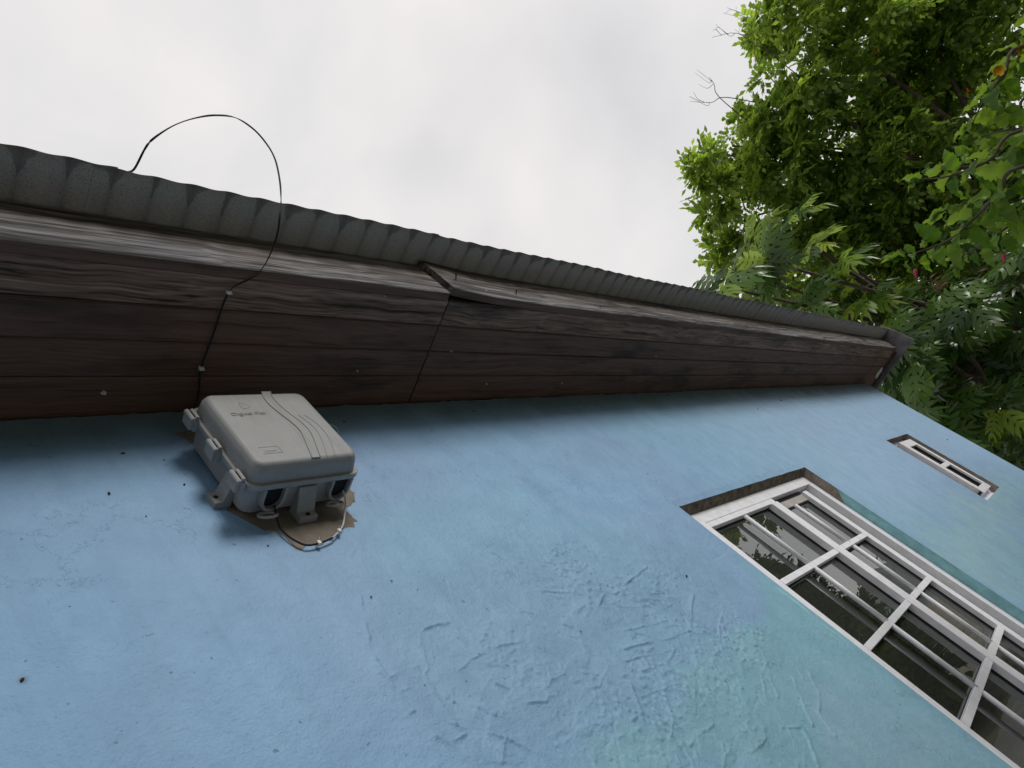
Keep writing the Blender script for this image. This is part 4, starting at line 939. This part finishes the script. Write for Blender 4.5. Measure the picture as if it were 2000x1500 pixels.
# cable ports in the underside, with dangling knock-out tabs
for xc in (0.822, 0.995):
    u = [(xc + 0.0225 * math.cos(math.radians(a)), -0.056 + 0.024 * math.sin(math.radians(a))) for a in range(0, 181, 20)]
    out_u = [(xc + 0.029 * math.cos(math.radians(a)), -0.056 + 0.031 * math.sin(math.radians(a))) for a in range(0, 181, 20)]
    ring = [(xc + 0.029, -0.0865)] + out_u + [(xc - 0.029, -0.0865), (xc - 0.0225, -0.0865)] + u[::-1] + [(xc + 0.0225, -0.0865)]
    vs, fs = [], []
    n = len(out_u) + 2
    A_ = [(xc + 0.029, -0.0865)] + out_u + [(xc - 0.029, -0.0865)]; B_ = [(xc + 0.0225, -0.0865)] + u + [(xc - 0.0225, -0.0865)]
    for z in (1.062, 1.0465): vs += [(x, y, z) for x, y in A_] + [(x, y, z) for x, y in B_]
    for i in range(n - 1):
        fs += [(i, i + 1, 2 * n + i + 1, 2 * n + i), (n + i, 3 * n + i, 3 * n + i + 1, n + i + 1), (2 * n + i, 2 * n + i + 1, 3 * n + i + 1, 3 * n + i)]
    port = bx(obj_from('cable_port', vs, fs, M['box']))
    s = MB(); s.prism(B_, 'z', 1.0575, 1.0605); under(s.build('port_shade_plate', M['boxdark']), port)  # black plate painted in for the dark inside of the port
    s = MB(); ringp = []
    for a in range(0, 361, 20): ringp.append((xc - 0.012 + 0.021 * math.cos(math.radians(a)), -0.028 + 0.006 * math.sin(math.radians(a)), 1.034 + 0.015 * math.sin(math.radians(a))))
    s.tube(ringp, 0.0035, 8); under(s.build('knockout_tab', M['box'], smooth=True), port)

# ------------------------------------------------------------------ cables
cab = MB(); pts = smooth_path([(1.046, -0.012, 1.07), (1.036, -0.012, 1.06), (1.001, -0.012, 1.008), (0.985, -0.012, 0.985)], 6)
bc = empty('box_cable', (0.93, 0, 0.94))
tag(bc, 'thin cable looping below the grey utility box, black with a pale end', 'cable')
BCI = Matrix.Translation((-0.93, 0, -0.94))
def bcp(o): o.parent = bc; o.matrix_parent_inverse = BCI; return o
s = MB(); s.tube(smooth_path([(1.010, -0.05, 1.052), (1.014, -0.03, 1.035), (1.001, -0.014, 1.008), (0.969, -0.011, 0.969), (0.928, -0.011, 0.943)], 6), 0.0022, 7); bcp(s.build('cable_end', M['cablewhite'], smooth=True))
s = MB(); s.tube(smooth_path([(0.928, -0.0112, 0.943), (0.89, -0.011, 0.936), (0.859, -0.011, 0.938), (0.842, -0.011, 0.957), (0.832, -0.011, 0.984), (0.829, -0.014, 1.013), (0.829, -0.04, 1.048)], 6), 0.0024, 7); bcp(s.build('cable_sheath', M['cable'], smooth=True))
for (x, z, a) in ((0.888, 0.936, 0.0), (0.955, 0.959, 0.7)):
    s = MB(); s.box(x - 0.004, x + 0.004, -0.016, -0.006, z - 0.005, z + 0.005); s.tube([(x + 0.003, -0.012, z + 0.006), (x + 0.003, -0.02, z + 0.008)], 0.0011, 6)
    bcp(s.build('clip', M['clip'], bevel=0.001))
s = MB(); s.tube(smooth_path([(1.03, -0.02, 1.37), (1.10, -0.03, 1.372), (1.174, -0.02, 1.366), (1.195, -0.012, 1.358), (1.185, -0.008, 1.341), (1.12, -0.014, 1.338), (1.03, -0.02, 1.335)], 6), 0.0011, 6)
tag(s.build('wire_ring', M['cablewhite'], smooth=True), 'small loop of thin pale wire poking out behind the utility box', 'wire')

rc = empty('roof_cable', (0.85, -0.34, 1.5))
tag(rc, 'flat black cable arching from the roof edge down to the soffit', 'cable')
RCI = Matrix.Translation((-0.85, 0.34, -1.5))
def rcp(o): o.parent = rc; o.matrix_parent_inverse = RCI; return o
main = [(0.842, -0.004, 1.497), (0.842, -0.057, 1.4975), (0.832, -0.127, 1.498), (0.840, -0.23, 1.4985), (0.848, -0.342, 1.496)] + CABLE_MID + LOOP[2:]
path_ = smooth_path(main, 7)
vs, fs = [], []
for i, p in enumerate(path_):
    d = (path_[min(i + 1, len(path_) - 1)] - path_[max(i - 1, 0)]).normalized()
    tw = 0.5 + 2.6 * math.sin(i * 0.085)
    a = d.cross(Vector((0, 1, 0.25))).normalized(); b = d.cross(a).normalized()
    wa = a * math.cos(tw) + b * math.sin(tw); wb = d.cross(wa).normalized()
    for (ka, kb) in ((1, 0.5), (1, -0.5), (0.0, -0.62), (-1, -0.5), (-1, 0.5), (0.0, 0.62)): vs.append(p + wa * 0.0023 * ka + wb * 0.0018 * kb)
for i in range(len(path_) - 1):
    for k in range(6): fs.append((i * 6 + k, i * 6 + (k + 1) % 6, (i + 1) * 6 + (k + 1) % 6, (i + 1) * 6 + k))
rcp(obj_from('cable_sheath', vs, fs, M['cable'], None, True))
for (x, y) in ((0.848, -0.342), (0.832, -0.127)):
    s = MB(); s.box(x - 0.0055, x + 0.0055, y - 0.0045, y + 0.0045, 1.491, 1.5025); s.tube([(x + 0.004, y, 1.4905), (x + 0.004, y, 1.486)], 0.0016, 6)
    rcp(s.build('clip', M['clip'], bevel=0.001))

# ------------------------------------------------------------------ foliage builders
def basis(d, up):
    d = np.asarray(d, float); d = d / (np.linalg.norm(d) + 1e-9)
    n = np.asarray(up, float) - d * np.dot(up, d)
    if np.linalg.norm(n) < 1e-3: n = np.array([0.3, 0.7, 0.2]) - d * np.dot([0.3, 0.7, 0.2], d)
    n /= np.linalg.norm(n)
    s = np.cross(d, n)
    return np.stack([d, s, n], 1)       # columns: along leaf, across, normal

def leaflet(L, w):
    """5 points: base, left, tip, right, middle (folded a little)"""
    v = np.array([(0, 0, 0), (0.5 * L, w / 2, 0.10 * w), (L, 0, -0.12 * L), (0.5 * L, -w / 2, 0.10 * w), (0.52 * L, 0, -0.06 * w)])
    return v, [(0, 4, 1), (4, 2, 1), (0, 3, 4), (3, 2, 4)]

def spray_template(L=0.28, pairs=4, ll=0.125, w=0.084):
    vs, fs, lid_ = [], [], []
    def put(org, ang, drop, n):
        v, f = leaflet(ll * (0.85 + 0.3 * rr.random()), w)
        ca, sa = math.cos(ang), math.sin(ang)
        R = np.array([(ca, -sa, 0), (sa, ca, 0), (0, 0, 1)])
        v = v @ R.T; v[:, 2] -= drop * np.hypot(v[:, 0], v[:, 1])
        b = sum(len(q) for q in vs); vs.append(v + org); fs.extend([tuple(i + b for i in t) for t in f]); lid_.extend([n] * 5)
    k = 0
    for i in range(pairs):
        x = L * (0.22 + 0.7 * i / max(1, pairs)); z = -0.25 * x * x / L
        for sg in (1, -1): put(np.array([x, 0, z]), sg * rr.uniform(0.85, 1.15), rr.uniform(0.0, 0.35), k); k += 1
    put(np.array([L, 0, -0.25 * L]), 0, 0.3, k)
    return np.concatenate(vs), np.array(fs), np.array(lid_)
TPL = [spray_template() for _ in range(4)]
TPLC = [spray_template(0.5, 3, 0.30, 0.13) for _ in range(3)]

def foliage(name, items, tpls, m, parent, tone_fn=None):
    """items: (pos, direction, up, scale); one mesh"""
    V, F, T = [], [], []; b = 0
    for (p, d, u, sc_) in items:
        v, f, l = tpls[rr.randrange(len(tpls))]
        B = basis(d, u)
        V.append((v * sc_) @ B.T + np.asarray(p)); F.append(f + b); b += len(v)
        t0 = rr.random() * 0.55
        T.append(np.clip(t0 + nr.rand(l.max() + 1)[l] * 0.38, 0, 0.99))
    V = np.concatenate(V); F = np.concatenate(F); T = np.concatenate(T)
    me = bpy.data.meshes.new(name)
    me.vertices.add(len(V)); me.vertices.foreach_set('co', V.astype(np.float32).ravel())
    me.loops.add(len(F) * 3); me.loops.foreach_set('vertex_index', F.astype(np.int32).ravel())
    me.polygons.add(len(F)); me.polygons.foreach_set('loop_start', np.arange(0, len(F) * 3, 3, dtype=np.int32))
    me.update(calc_edges=True)
    a = me.attributes.new('tone', 'FLOAT', 'POINT'); a.data.foreach_set('value', T.astype(np.float32))
    me.materials.append(m)
    o = bpy.data.objects.new(name, me); col.objects.link(o)
    if parent is not None: o.parent = parent; o.matrix_parent_inverse = Matrix.Translation(parent.location).inverted()
    return o

def rvec():
    v = nr.randn(3); return v / np.linalg.norm(v)

def clump(c, r, n_tw, per, sc_=1.0, droop=0.25, sun_bias=0.0):
    """rosettes of sprays on twig tips spread through a ball"""
    out = []
    c = np.array(c)
    for _ in range(n_tw):
        u = rvec(); q = c + u * r * (0.45 + 0.6 * nr.rand())
        ax = u * 0.8 + np.array([0, 0, 0.45]) + 0.4 * rvec(); ax /= np.linalg.norm(ax)
        for k in range(per):
            d = ax * 0.55 + rvec() * 0.95; d[2] -= droop * nr.rand(); d /= np.linalg.norm(d)
            out.append((q + d * 0.03, d, np.array([0, 0, 1]) + 0.5 * rvec(), sc_ * (0.75 + 0.5 * nr.rand())))
    return out

def limb(pts, r0, r1, n=7, k=5):
    p = smooth_path(pts, k); s = MB()
    s.tube(p, [r0 + (r1 - r0) * i / (len(p) - 1) for i in range(len(p))], n)
    return s

def child(o, par):
    o.parent = par; o.matrix_parent_inverse = Matrix.Translation(par.location).inverted(); return o

# ------------------------------------------------------------------ tall feathery-leaved tree behind the house end
tt = empty('flowering_tree', (15.2, -2.8, GROUND))
tag(tt, 'tall dense tree of small leaves with a few red blossoms, rising behind the roof', 'tree')
items = []
for (x, y, z, r) in CROWN:
    items += clump((x, y, z), r * 0.95, int(30 * (r / 0.85) ** 2) + 6, 9, 0.90)
for _ in range(12):      # the far side of the crown
    c = (rr.uniform(14.5, 17.5), rr.uniform(-6.5, 0.2), rr.uniform(4.2, 5.8)); items += clump(c, 1.1, 18, 6, 1.3)
foliage('crown', items, TPL, M['tulip'], tt)
child(limb([(15.2, -2.8, GROUND - 0.2), (15.0, -2.7, 0.5), (14.8, -2.9, 2.2), (14.6, -2.8, 4.2), (14.3, -2.9, 5.6)], 0.36, 0.07, 10).build('trunk', M['bark'], smooth=True), tt)
for (x, y, z, r) in CROWN[:26:2]:
    a = (14.8, -2.85, rr.uniform(1.2, 3.8))
    mid = ((a[0] + x) / 2 + rr.uniform(-.3, .3), (a[1] + y) / 2 + rr.uniform(-.3, .3), (a[2] + z) / 2 + 0.2)
    child(limb([a, mid, (x, y, z)], 0.10, 0.018).build('branch', M['bark'], smooth=True), tt)
for tw in TWIGS:
    tw = [tuple(Vector(tw[0]) + (Vector(tw[0]) - Vector(tw[-1])) * 0.8 + Vector((0.5, 0.0, -0.35)))] + list(tw)
    for q_ in range(3):
        a_ = Vector(tw[-2]).lerp(Vector(tw[-1]), 0.25 * q_ + 0.1); child(limb([tuple(a_), tuple(a_ + Vector(rvec()) * 0.12 + Vector((-0.05, 0, 0.1))), tuple(a_ + Vector(rvec()) * 0.1 + Vector((-0.1, 0, 0.26)))], 0.005, 0.002, 4, 3).build('bare_twig', M['twig']), tt)
    child(limb(tw, 0.010, 0.0025, 5, 4).build('bare_twig', M['twig'], smooth=True), tt)
for (x, y, z) in [(12.489, -4.031, 5.138), (12.5, -3.85, 3.56)]:
    s = MB()
    for k in range(9):
        d = Vector(rvec()); c = Vector((x, y, z)); a_ = d.orthogonal().normalized() * 0.03
        s.add([c, c + d * 0.026 + a_ * 0.4, c + d * 0.045, c + d * 0.026 - a_ * 0.4], [(0, 1, 2, 3)])
    child(s.build('blossom', M['red']), tt)
for (x, y, z, n) in [(11.585, -1.137, 2.215, 46), (11.943, -1.414, 1.892, 30), (11.2, -0.3, 4.75, 22)]:
    s = MB()
    for k in range(n):
        c = Vector((x, y, z)) + Vector(rvec()) * 0.17 * rr.random(); d = (Vector(rvec()) + Vector((0, 0, -0.9))).normalized(); a_ = d.orthogonal().normalized() * 0.014
        s.add([c, c + d * 0.06 + a_, c + d * 0.14, c + d * 0.06 - a_], [(0, 1, 2, 3)])
    child(s.build('seed_pods', M['pod']), tt)

# ------------------------------------------------------------------ breadfruit-like tree with big lobed leaves
def lobed_leaf(L=0.5, nl=5):
    """midrib with deep lobes on both sides, drooping and cupped"""
    vs, fs = [], []
    def zc(x, y): return -0.55 * L * (x / L) ** 2 - 0.45 * abs(y) + 0.02 * math.sin(9 * x / L)
    mid = [(L * i / (nl * 2), 0) for i in range(nl * 2 + 1)]
    for x, y in mid: vs.append((x, y, zc(x, 0)))
    for sg in (1, -1):
        for i in range(nl):
            w = L * 0.40 * math.sin(math.pi * (0.16 + 0.72 * (i + 0.5) / nl)) * (1.0 if i < nl - 1 else 0.75)
            xb0, xb1 = mid[i * 2][0], mid[i * 2 + 1][0]
            sh = L * 0.17
            pts = [(xb0 + 0.12 * sh, sg * w * 0.46), (xb0 + sh * 0.68, sg * w * 0.86), (xb1 + sh * 1.25, sg * w), (xb1 + sh * 0.98, sg * w * 0.68), (xb1 + sh * 0.42, sg * w * 0.38)]
            b = len(vs); vs += [(x, y, zc(x, y)) for x, y in pts]
            a, c, d = i * 2, i * 2 + 1, i * 2 + 2
            tri = [(a, c, b), (c, b + 3, b), (b, b + 3, b + 1), (b + 1, b + 3, b + 2), (c, b + 4, b + 3), (c, d, b + 4)]
            fs += [t if sg > 0 else t[::-1] for t in tri]
    return vs, fs
def tone_mesh(me, val=0.0):
    a = me.attributes.new('tone', 'FLOAT', 'POINT'); a.data.foreach_set('value', np.full(len(me.vertices), val, np.float32))
leafs = []
for k, (ln, mm) in enumerate([(0.50, 'bread'), (0.43, 'bread'), (0.46, 'breadlit')]):
    v, f = lobed_leaf(ln, 5)
    me = bpy.data.meshes.new('leaf'); me.from_pydata(v, [], f); me.update(); me.materials.append(M[mm]); me.shade_smooth(); tone_mesh(me, 0.0); leafs.append(me)
bt = empty('breadfruit_tree', (12.6, -0.7, GROUND))
tag(bt, 'broad tree with large deeply lobed leaves just beyond the roof corner', 'tree')
BTI = Matrix.Translation(bt.location).inverted()
extra = []
def rosette(c, ax, n, lit_share, as_obj=True):
    ax = np.array(ax); ax = ax / np.linalg.norm(ax)
    a0 = rr.uniform(0, 6.28)
    p = np.cross(ax, [0.2, 0.1, 0.97]); p /= np.linalg.norm(p) + 1e-9; q = np.cross(ax, p)
    for k in range(n):
        th = a0 + 2 * math.pi * k / n + rr.uniform(-0.25, 0.25)
        d = ax * rr.uniform(0.05, 0.75) + (p * math.cos(th) + q * math.sin(th)) * 1.0
        up = ax + 0.25 * rvec()
        B = basis(d, up); s_ = rr.uniform(0.62, 1.0)
        pos = np.array(c) + d / np.linalg.norm(d) * 0.05
        if as_obj:
            me = leafs[2] if rr.random() < lit_share else leafs[rr.randrange(2)]
            o = bpy.data.objects.new('leaf', me); col.objects.link(o)
            mw_ = Matrix([[B[i][0] * s_, B[i][1] * s_, B[i][2] * s_, pos[i]] for i in range(3)] + [[0, 0, 0, 1]])
            o.parent = bt; o.matrix_parent_inverse = BTI; o.matrix_basis = mw_
        else:
            extra.append((pos, d, up, s_))
core = np.array([12.0, -0.7, 1.8])
for i, c in enumerate(BREAD):
    c = np.array(c); ax = (c - core) * 0.6 + np.array([-0.35, -0.2, 0.7]); ax /= np.linalg.norm(ax)
    lit_odds = 0.55 if c[2] > 3.3 else (0.25 if c[2] > 2.6 else 0.06)  # upper rosettes get the painted sunlit tone more often
    rosette(c, ax + 0.35 * rvec(), 8, lit_odds)
    a = core + np.array([rr.uniform(-.6, .6), rr.uniform(-.4, .4), rr.uniform(-0.9, 0.6)])
    if i % 2 == 0:
        mid = (a + c) / 2 + np.array([0, 0, -0.15])
        child(limb([a, mid, c], 0.045, 0.016, 6, 4).build('branch', M['bark'], smooth=True), bt)
for _ in range(44):
    c = np.array([rr.uniform(11.6, 13.8), rr.uniform(-2.2, 1.1), rr.uniform(0.0, 2.8)])
    rosette(c, np.array([-0.3, -0.2, 0.8]) + 0.5 * rvec(), 8, 0, False)
tp = []
for ln in (0.5, 0.44):
    v, f = lobed_leaf(ln, 5); tp.append((np.array(v), np.array(f), np.zeros(len(v), int)))
fo = foliage('crown', extra, tp, M['bread'], bt); fo['kind'] = 'stuff'
child(limb([(12.6, -0.7, GROUND - 0.2), (12.5, -0.72, -0.4), (12.135, -0.811, 0.883), (11.673, -0.838, 1.541), (11.21, -0.742, 2.125), (10.748, -0.769, 2.784), (10.242, -0.953, 3.602)], 0.15, 0.025, 9).build('trunk', M['bark'], smooth=True), bt)
child(limb([(12.3, -0.6, 0.1), (11.422, -0.358, 0.679), (11.026, -0.265, 1.171), (10.852, -0.363, 1.474)], 0.06, 0.02).build('branch', M['bark'], smooth=True), bt)
child(limb([(12.1, -0.81, 0.865), (11.204, -0.523, 1.631), (10.613, -0.286, 2.305), (10.1, -0.3, 3.2)], 0.07, 0.02).build('branch', M['twig'], smooth=True), bt)

# ------------------------------------------------------------------ hibiscus-like shrub reaching in from the right
def toothed_leaf(L=0.14, W=0.105, teeth=7, fold=0.25):
    vs, fs = [], []
    n = teeth * 2
    def wid(t): return W / 2 * (math.sin(math.pi * min(1, t ** 0.62)) ** 0.8)
    def zc(x, y): return -0.25 * L * (x / L) ** 2 + fold * abs(y) - 0.006 * math.sin(14 * x / L + 30 * abs(y))
    for i in range(n + 1):
        t = i / n; x = L * t; vs.append((x, 0, zc(x, 0) - 0.001))
    for sg in (1, -1):
        b = len(vs)
        for i in range(n + 1):
            t = i / n; w = wid(t) if i < n else 0.0005
            if i % 2 == 1: w *= 1.04; x = L * (t + 0.012)
            else: w *= 0.78; x = L * (t + 0.02)
            if i == n: x = L * 1.02
            x = min(x, L * 1.02); vs.append((x, sg * w, zc(x, w)))
        b2 = len(vs)
        for i in range(n + 1):
            t = i / n; w = wid(t) * 0.5; x = L * (t + 0.004); vs.append((x, sg * w, zc(x, w) + 0.0012 * math.sin(i * 1.57)))
        for i in range(n):
            q1 = (i, i + 1, b2 + i + 1, b2 + i); q2 = (b2 + i, b2 + i + 1, b + i + 1, b + i)
            fs += [q1, q2] if sg > 0 else [q1[::-1], q2[::-1]]
    return vs, fs
hl = []
for (L_, W_, fo_) in ((0.115, 0.070, 0.3), (0.095, 0.062, 0.12), (0.125, 0.074, 0.4), (0.075, 0.040, 0.5)):
    v, f = toothed_leaf(L_, W_, 6, fo_); me = bpy.data.meshes.new('leaf'); me.from_pydata(v, [], f); me.update(); me.materials.append(M['hib']); me.shade_smooth(); tone_mesh(me, 0.0); hl.append(me)
hb = empty('hibiscus_shrub', (3.75, -2.0, GROUND))
tag(hb, 'leafy shrub with broad toothed leaves, pink buds and yellow flowers reaching in at the right', 'shrub')
HBI = Matrix.Translation(hb.location).inverted()
def hib_leaf(p, d, up, s_, k):
    B = basis(d, up)
    o = bpy.data.objects.new('leaf', hl[k]); col.objects.link(o)
    o.parent = hb; o.matrix_parent_inverse = HBI
    o.matrix_basis = Matrix([[B[i][0] * s_, B[i][1] * s_, B[i][2] * s_, p[i]] for i in range(3)] + [[0, 0, 0, 1]])
stems = list(STEMS)
for st in STEMS[:4] + STEMS[:3]:          # further shoots beside the first ones
    o_ = np.array([rr.uniform(0.12, 0.3), rr.uniform(-0.28, -0.1), rr.uniform(-0.1, 0.08)])
    stems.append([tuple(np.array(p) + o_ + 0.03 * rvec()) for p in st])
for st in stems:
    root = Vector((3.75 + rr.uniform(-.1, .1), -2.0 + rr.uniform(-.1, .1), GROUND))
    first = Vector(st[0]); bend = (root + first) / 2 + Vector((0.1, -0.05, 0.35))
    full = [root, bend] + [Vector(p) for p in st]
    child(limb(full, 0.010, 0.0015, 6, 6).build('stem', M['twig'], smooth=True), hb)
    p = smooth_path([Vector(q) for q in ([tuple(bend.lerp(first, 0.7))] + list(st))], 8)
    acc = 0; last = p[0]; phi = rr.uniform(0, 6)
    for i in range(1, len(p)):
        acc += (p[i] - last).length; last = p[i]
        if acc > 0.015:
            acc = 0; phi += 2.4
            d = np.array((p[i] - p[i - 1]).normalized()); s1 = np.cross(d, [0, 0, 1]); s1 /= np.linalg.norm(s1) + 1e-9; s2 = np.cross(s1, d)
            rad = s1 * math.cos(phi) + s2 * math.sin(phi)
            ld = d * 0.55 + rad * 0.8 + np.array([0, 0, -0.45]) + 0.15 * rvec()
            tipf = i / len(p)
            hib_leaf(np.array(p[i]) + rad * 0.015, ld, np.array([-0.15, -0.25, 1]) + 0.45 * rvec(), rr.uniform(0.8, 1.15) * (1.1 - 0.35 * tipf), rr.choice((0, 0, 1, 2, 2)) if tipf < 0.85 else 3)
    e_ = np.array(p[-1]); d = np.array((p[-1] - p[-3]).normalized())
    for k in range(4): hib_leaf(e_, d * 0.9 + 0.6 * rvec(), np.array([0, 0, 1]) + 0.6 * rvec(), rr.uniform(0.6, 0.9), rr.choice((1, 3, 0)))
for (a, b) in (((2.675, -1.055, 0.601), (2.675, -1.025, 0.578)), ((2.869, -1.215, 0.432), (2.866, -1.185, 0.41))):
    a, b = Vector(a), Vector(b); d = (b - a).normalized(); s = MB()
    s.tube([a, a + d * 0.008, a + d * 0.022, b], [0.004, 0.007, 0.0055, 0.001], 8); child(s.build('bud', M['pinkbud'], smooth=True), hb)
    s = MB(); s.tube([a - d * 0.04 + Vector((0.01, 0, 0.01)), a - d * 0.015, a + d * 0.004], [0.0016, 0.002, 0.0055], 6); child(s.build('bud_stalk', M['hib'], smooth=True), hb)
for c in ((3.045, -1.791, 0.82), (3.103, -1.888, 0.80)):
    s = MB(); c = Vector(c)
    for k in range(5):
        th = k * 1.256; d = Vector((-0.5, 0.3, -0.35)).normalized(); a_ = d.orthogonal().normalized(); b2 = d.cross(a_)
        r_ = a_ * math.cos(th) + b2 * math.sin(th); t_ = a_ * -math.sin(th) + b2 * math.cos(th)
        s.add([c, c + d * 0.018 + r_ * 0.012 + t_ * 0.009, c + d * 0.038 + r_ * 0.02 + t_ * 0.006, c + d * 0.038 + r_ * 0.02 - t_ * 0.006, c + d * 0.018 + r_ * 0.012 - t_ * 0.009], [(0, 1, 2, 3, 4)])
    child(s.build('flower', M['amber'], smooth=True), hb)

# ------------------------------------------------------------------ greenery behind
def bush(name, label, cat, loc, blobs, n_tw, per, tpl, m, scl, trunk_r=0.12, group=None, branches=True):
    e = empty(name, (loc[0], loc[1], GROUND)); tag(e, label, cat, group)
    it = []
    for (x, y, z, r) in blobs: it += clump((x, y, z), r, n_tw, per, scl)
    foliage('crown', it, tpl, m, e)
    zt = max(b[2] for b in blobs)
    child(limb([(loc[0], loc[1], GROUND - 0.1), (loc[0] + 0.1, loc[1] + 0.05, (GROUND + zt) / 2), (loc[0], loc[1] + 0.1, zt)], trunk_r, 0.03, 8).build('trunk', M['bark'], smooth=True), e)
    for (x, y, z, r) in blobs[::2]:
        child(limb([(loc[0], loc[1], (GROUND + z) / 2), ((loc[0] + x) / 2, (loc[1] + y) / 2, z - 0.3 * r), (x, y, z)], trunk_r * 0.4, 0.015, 6, 4).build('branch', M['bark'], smooth=True), e)
    return e
bush('shade_tree', 'dark dense tree filling the gap behind the lobed leaves', 'tree', (17.5, 0.2, 0), [(16.5, -1.5, 1.9, 1.2), (17.0, 0.2, 2.1, 1.2), (16.8, 1.3, 1.5, 1.1), (16.6, 1.9, 0.3, 1.0), (16.8, 0.4, 0.6, 1.0), (16.8, -1.0, 0.6, 1.0), (17.5, 2.6, 1.4, 1.1), (17.0, -2.6, 1.4, 1.2)], 46, 6, TPLC, M['hedge'], 0.8)
bush('lime_shrub', 'bright lime green bush at the far right behind the house corner', 'shrub', (14.6, 0.75, 0), [(14.5, 0.55, 0.55, 0.28), (14.5, 0.9, 0.42, 0.3), (14.6, 1.05, 0.15, 0.32), (14.7, 0.6, 0.1, 0.3)], 22, 6, TPL, M['lime'], 0.75, 0.04)

# neighbour's house, only a corner of which shows
nh = empty('neighbouring_house', (25.0, 4.5, GROUND))
tag(nh, 'far beige house with cream trim and dark blue roof edge, at the right border', 'house')
s = MB(); s.box(21.0, 29.0, 2.15, 7.0, GROUND, -0.12); child(s.build('wall', M['beige']), nh)
s = MB(); s.prism([(1.62, -0.06), (1.62, 0.03), (4.6, 1.6), (7.6, 0.03), (7.6, -0.06), (4.6, 1.5)], 'x', 20.45, 29.5); child(s.build('roof', M['navy'], bevel=0.01), nh)
s = MB(); s.prism([(1.78, -0.065), (1.78, -0.25), (7.4, -0.25), (7.4, -0.065), (4.6, 1.45)], 'x', 20.55, 20.62); child(s.build('gable_board', M['cream'], bevel=0.01), nh)
s = MB(); s.box(20.97, 20.995, 3.0, 4.2, -1.1, -0.35); child(s.build('window', M['boxdark']), nh)

bush('added_bush', 'low dark bush out of view, added for the dark reflections in the panes', 'bush', (14.0, -5.6, 0), [(12.6, -4.3, -0.4, 0.8), (13.2, -5.2, -0.3, 0.9), (14.2, -4.9, 0.2, 0.9), (14.2, -5.9, -0.1, 1.0), (15.2, -6.4, 0.1, 1.0), (14.0, -5.2, 0.9, 0.7), (14.2, -5.25, 1.7, 0.65), (13.6, -5.2, 2.2, 0.5), (14.9, -5.9, 1.9, 0.7), (16.2, -6.0, 0.3, 1.0)], 60, 9, TPL, M['hedge'], 1.15, 0.08)  # unseen bush, added so that the panes reflect dark leaves

# the yard across from the wall: trees the panes mirror, the tall one placed to shade the wall
YG = 'leafy yard trees across the path, mirrored in the panes'
yard = [((-6.5, -6.2), 2.9), ((-3.4, -6.2), 3.6), ((-0.6, -5.7), 4.0), ((2.4, -6.6), 2.7), ((6.6, -7.0), 2.6), ((10.2, -7.6), 2.4)]
YL = ['dark leafy yard tree across the path, farthest left of the row', 'broad yard tree second from the left across the path', 'tall yard tree across the path, placed to shade the near end of the wall', 'tallest yard tree across the path, opposite the trowelled patch', 'low yard tree across the path facing the big window', 'lowest yard tree across the path, nearest the flowering tree']
for i, ((x, y), h) in enumerate(yard):
    bl = []
    for k in range(9):
        bl.append((x + rr.uniform(-1.5, 1.5), y + rr.uniform(-0.9, 0.9), rr.uniform(-0.9, h - 0.8), rr.uniform(0.9, 1.25)))
    bush('yard_tree', YL[i], 'tree', (x, y, 0), bl, 34, 6, TPLC, M['hedge'], 0.85, 0.16, YG)
